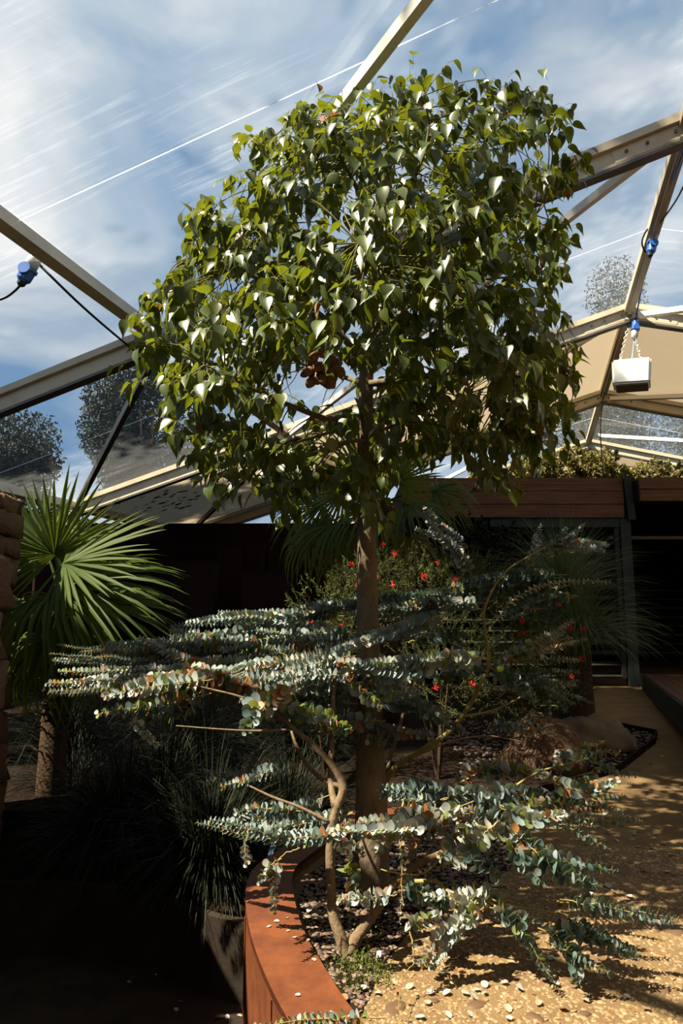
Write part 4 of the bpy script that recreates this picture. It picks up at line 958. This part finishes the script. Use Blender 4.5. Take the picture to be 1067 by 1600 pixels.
# unseen tall gum, added and shaped to shade the garden behind the tree
def shade_gum():
    t = thing('gum_tree', (-12.2,4.4,0), 'unseen tall gum tree added to shade the garden behind the tree', 'tree', 'gum trees outside the marquee')
    MB().tube([(-12.2,4.4,-.1),(-12.1,4.4,5),(-11.6,4.3,10),(-10.2,4.2,14),(-7.5,4.0,16.4)], [.42,.36,.30,.2,.08], 12, smooth=5).build('trunk', M_gumt, t, True)
    Ms = []
    for k in range(96):
        x, y = -13.2+.8*(k % 12)+random.uniform(-.25,.25), 1.7+.8*(k//12)+random.uniform(-.25,.25); z = 16 + random.uniform(-.8,2.0)
        if -8.0 < x < -5.0 and y < 3.3 - .35*(x+8): continue
        if x < -7.2 and y < 2.6 + min(1.6, .8*(-7.2-x)): continue
        c = Vector((x,y,z)); f = min(1, max(0, (x+12.5)/6)); s0 = Vector((-11.6,4.3,10)).lerp(Vector((-7.6,4.0,16.3)), f)
        MB().tube([s0, (s0+c)/2+Vector((0,0,.15)), c], [.06,.04,.015], 5, smooth=3).build('branch', M_gumt, t, True)
        for j in range(360):
            p = c + Vector((random.gauss(0,.55), random.gauss(0,.45), random.gauss(0,.4))); q = random.uniform(.22,.36)
            Ms.append(np.array(frame(p, rv()+Vector((0,0,-.8)), rv(), q*.45, q, q)))
    o = link('foliage', batch('foliage', NV, NF, None, Ms, [M_gum]), t); o['kind'] = 'stuff'
shade_gum()
gum(-14.5, 11.8, 21, 3.0, 11000, 'unseen very tall gum tree added to shade the left vinyl', .68, 0, (.34,.16))  # added out of view to dim the left end of the vinyl bay

# ------------------------------------------------------------------ hanging lamp and cables
lp = at(987,588,10.7); lw, lh, ldp = .57, .40, .44
lamp = thing('hanging_light', lp, 'white box light hanging on two chains under the marquee ridge', 'light')
bm = bmesh.new(); bmesh.ops.create_cube(bm, size=1)
for v in bm.verts: v.co = Vector((v.co.x*lw*(1 if v.co.z > 0 else .94), v.co.y*ldp, v.co.z*lh))
bmesh.ops.bevel(bm, geom=list(bm.edges), offset=.03, segments=3, affect='EDGES')
me = bpy.data.meshes.new('housing'); bm.to_mesh(me); bm.free(); link('housing', me, lamp, M_white, Matrix.Translation(lp+Vector((0,0,.02))) @ Matrix.Rotation(.06,4,'Y') @ Matrix.Rotation(-.42,4,'Z'))
MB().box(lp+Vector((0,0,-lh/2+.012)), (lw*.80,ldp*.82,.02), Matrix.Rotation(.06,3,'Y')@Matrix.Rotation(-.42,3,'Z')).build('glass_cover', M_grey, lamp)
anchor = T(0, BAY, -.34); MB().box(anchor, (.08,.05,.08)).build('hook_plate', M_framed, lamp)
for sx in (-1, 1):
    s = lp + Vector((sx*lw*.32, 0, lh/2+.02)); e = anchor + Vector((sx*.02,0,-.02)); nL = 13; ch = MB(); dvec = (e-s)
    for k in range(nL):
        c = s + dvec*((k+.5)/nL); L = dvec.length/nL*1.25; d = dvec.normalized(); u = Vector((0,1,0)) if k % 2 else d.cross(Vector((0,1,0))).normalized()
        ring = [c + d*math.cos(a)*L/2 + u*math.sin(a)*L*.30 for a in [2*math.pi*j/10 for j in range(11)]]
        MB().tube(ring, .006, 5, cap=False).build('chain_link', M_chain, lamp)
def plug(a, b, r, p, up=M_plug, low=M_blue):
    a, b = Vector(a), Vector(b); d = b-a
    t = MB().tube([a, a+d*.08, a+d*.45, a+d*.46], [r*.5,r*.85,r*.9,r*.6], 14).build('plug', up, p, True)
    m = MB(); m.tube([a+d*.42, a+d*.5, a+d*.51, a+d*.78, a+d*.86], [r*1.15,r*1.15,r,r*.92,r*.6], 14); m.build('plug_cap', low, t)
    MB().tube([a+d*.84, a+d*.94, b], [r*.6,r*.55,r*.3], 10).build('cable_gland', M_cord, t)
    q = a+d*.52 - Vector((0,r*.9,0)); n_ = Vector((0,-1,.1)).normalized(); MB().tube([q, q+n_*r*.35], [r*.85,r*.8], 14).build('flap', low, t)
    return t
def cord(pts, r, m, p, label=None, name='cord'):
    o = MB().tube(pts, r, 6, smooth=6).build(name, m, p, True)
    if label: o['label'] = label
    return o
plug(at(991,530,10.62), at(994,496,10.62), .06, lamp)
cord([lp+Vector((0,0,lh/2)), at(989,550,10.66), at(991,530,10.62)], .011, M_lcord, lamp, 'pale blue cord')
cord([at(994,496,10.62), at(1000,462,10.3), at(1008,425,9.7), at(1016,400,9.0)], .012, M_cordb, lamp, 'blue cord')
ld1 = thing('extension_lead', at(1022,362,8.5), 'blue extension lead with a blue plug along the ridge beam', 'cable')
plug(at(1023,362,8.5), at(1015,402,8.5), .062, ld1, M_plug, M_blue)
cord([at(1022,368,8.5), at(1024,350,8.3), at(1040,310,7.7), at(1058,262,7.0), at(1085,190,6.3)], .013, M_cordb, ld1)
cord([at(1024,360,8.45), at(1034,345,8.1), at(1058,310,7.5), at(1080,265,6.9)], .011, M_cord, ld1, 'dark cord')
cord([at(1028,352,8.3), at(1012,358,8.4), at(1003,378,8.5), at(1009,394,8.55), at(1018,380,8.5)], .011, M_cord, ld1, 'dark cord')
ld2 = thing('extension_lead', at(56,404,6.3), 'black extension lead with a grey and blue plug tied to the left purlin', 'cable')
plug(at(57,400,6.3), at(31,447,6.3), .072, ld2)
cord([at(33,444,6.3), at(22,455,6.3), at(5,466,6.3), at(-30,476,6.3)], .013, M_cord, ld2)
cord([at(58,408,6.35), at(64,416,6.4), at(130,480,7.0), at(200,540,7.9), at(265,592,8.2), at(330,640,8.5), at(400,700,9.0)], .013, M_cord, ld2)
cord([at(50,384,6.3), at(56,395,6.3), at(60,408,6.32)], .004, M_bolt, ld2, 'rusty wire', 'tie_wire')
for pts, r, m, lab in (([at(944,612,13.5), at(940,640,14), at(938,680,13.6), at(943,745,13.0)], .012, M_cord, 'thin dark cable dropping from the ridge behind the light'),
    ([at(955,608,15.2), at(930,632,15.4), at(895,645,15.8), at(850,650,16.2)], .012, M_cord, 'thin dark cable slung below the far rafter'),
    ([at(838,660,12.7), at(836,690,12.7), at(840,720,12.7), at(834,748,12.9)], .014, M_lcord, 'thicker pale blue cable hanging down to the roof plants'),
    ([at(845,655,12.75), at(842,700,12.8), at(846,725,12.8), at(840,748,12.9)], .010, M_lcord, 'thin pale blue cable twisted beside its thicker twin')):
    o = MB().tube(pts, r, 6, smooth=6).build('hanging_cable', m, None, True); tag(o, lab, 'cable')

# ------------------------------------------------------------------ fallen leaves, twigs and weeds
cup = [(x, y-.5, z*.9) for x, y, z in EV]
FL = {}
for k, m in enumerate((E_pale, E_pink, E_rust, E_blue)):
    me = bpy.data.meshes.new('fallen_leaf'); me.from_pydata(cup, [], EF); me.polygons.foreach_set('use_smooth',[True]*len(EF)); me.materials.append(m); FL[k] = me
def fallen(x, y, z, s, label, group):
    k = random.choices((0,1,2,3),(.72,.18,.07,.03))[0]
    M = Matrix.Translation((x,y,z+s*.06)) @ Matrix.Rotation(random.random()*6.28,4,'Z') @ Matrix.Rotation(random.gauss(0,.3),4,'X') @ Matrix.Diagonal((s*random.uniform(.6,1), s, s*random.uniform(.5,1.6), 1))
    o = link('fallen_leaf', FL[k], None, M=M); tag(o, label, 'leaf', group)
for px, py in ((672,1554),(698,1555),(668,1570),(656,1593),(700,1590),(734,1588),(757,1542),(788,1539),(727,1556),(740,1560),(842,1571),(793,1580),(795,1595),(689,1494),(640,1545),(590,1555),(757,1555),(745,1550),(868,1540),(915,1566),(860,1500),(690,1525),(720,1520),(812,1548),(880,1580),(980,1560),(955,1530),(1010,1580)):
    p = at_ground(px, py); fallen(p.x, p.y, p.z+.008, random.uniform(.028,.042), 'pale round fallen leaf on the sunlit pebble paving', 'fallen leaves on the sunlit paving')
for k in range(75):
    px, py = random.uniform(720,1050), random.uniform(1180,1450); p = at_ground(px, py)
    if inpoly(p.x, p.y, BED): continue
    fallen(p.x, p.y, p.z+.008, random.uniform(.03,.05), 'pale round fallen leaf on the shaded path', 'fallen leaves on the shaded path')
n = 0
while n < 45:
    s = s_bed()
    if s: fallen(s[0], s[1], .022, random.uniform(.028,.045), 'pale round fallen leaf among the planter gravel', 'fallen leaves in the planter gravel'); n += 1
for px, py in ((420,1448),(432,1440),(450,1455),(470,1452),(438,1450),(460,1465),(518,1582),(490,1500),(465,1555),(448,1435),(480,1470)):
    r = ray(px, py); t_ = (.066-EYE)/r.z; p = r*t_ + Vector((0,0,EYE)); fallen(p.x, p.y, p.z, random.uniform(.018,.03), 'small pale fallen leaf on the rusted planter rim', 'fallen leaves on the planter rim')
for px, py in ((227,1515),(245,1523),(283,1565),(355,1590),(375,1588),(340,1592),(202,1535),(275,1578)):
    r = ray(px, py); t_ = (-.7-EYE)/r.z; p = r*t_ + Vector((0,0,EYE)); fallen(p.x, p.y, p.z, random.uniform(.03,.045), 'pale fallen leaf on the dark sunken floor', 'fallen leaves on the sunken floor')
for px, py, n_ in ((565,1505,120),(585,1520,90),(545,1520,100),(575,1475,60),(590,1535,60),(555,1545,50)):
    p = at_ground(px, py); t = thing('weed', (p.x,p.y,.01), {565:'low green weed nearest the shrub trunks',585:'low green weed beside the paving edge',545:'low green weed near the planter rim',575:'small green weed below the leaning trunk',590:'small green weed at the tip of the bed',555:'tiny green weed in the corner of the gravel'}[px], 'weed', 'weeds in the gravel bed')
    Ms = []
    for k in range(n_):
        q = Vector((p.x+random.gauss(0,.035), p.y+random.gauss(0,.035), .012+abs(random.gauss(0,.02)))); Ms.append(np.array(frame(q, rv()+Vector((0,0,.8)), rv(), .009, .016, .016)))
    o = link('leaves', batch('leaves', NV, NF, None, Ms, [M_moss]), t); o['kind'] = 'stuff'
    MB().tube([(p.x,p.y,0),(p.x+.01,p.y,.035)], [.003,.001], 4).build('stalk', M_twig, t)
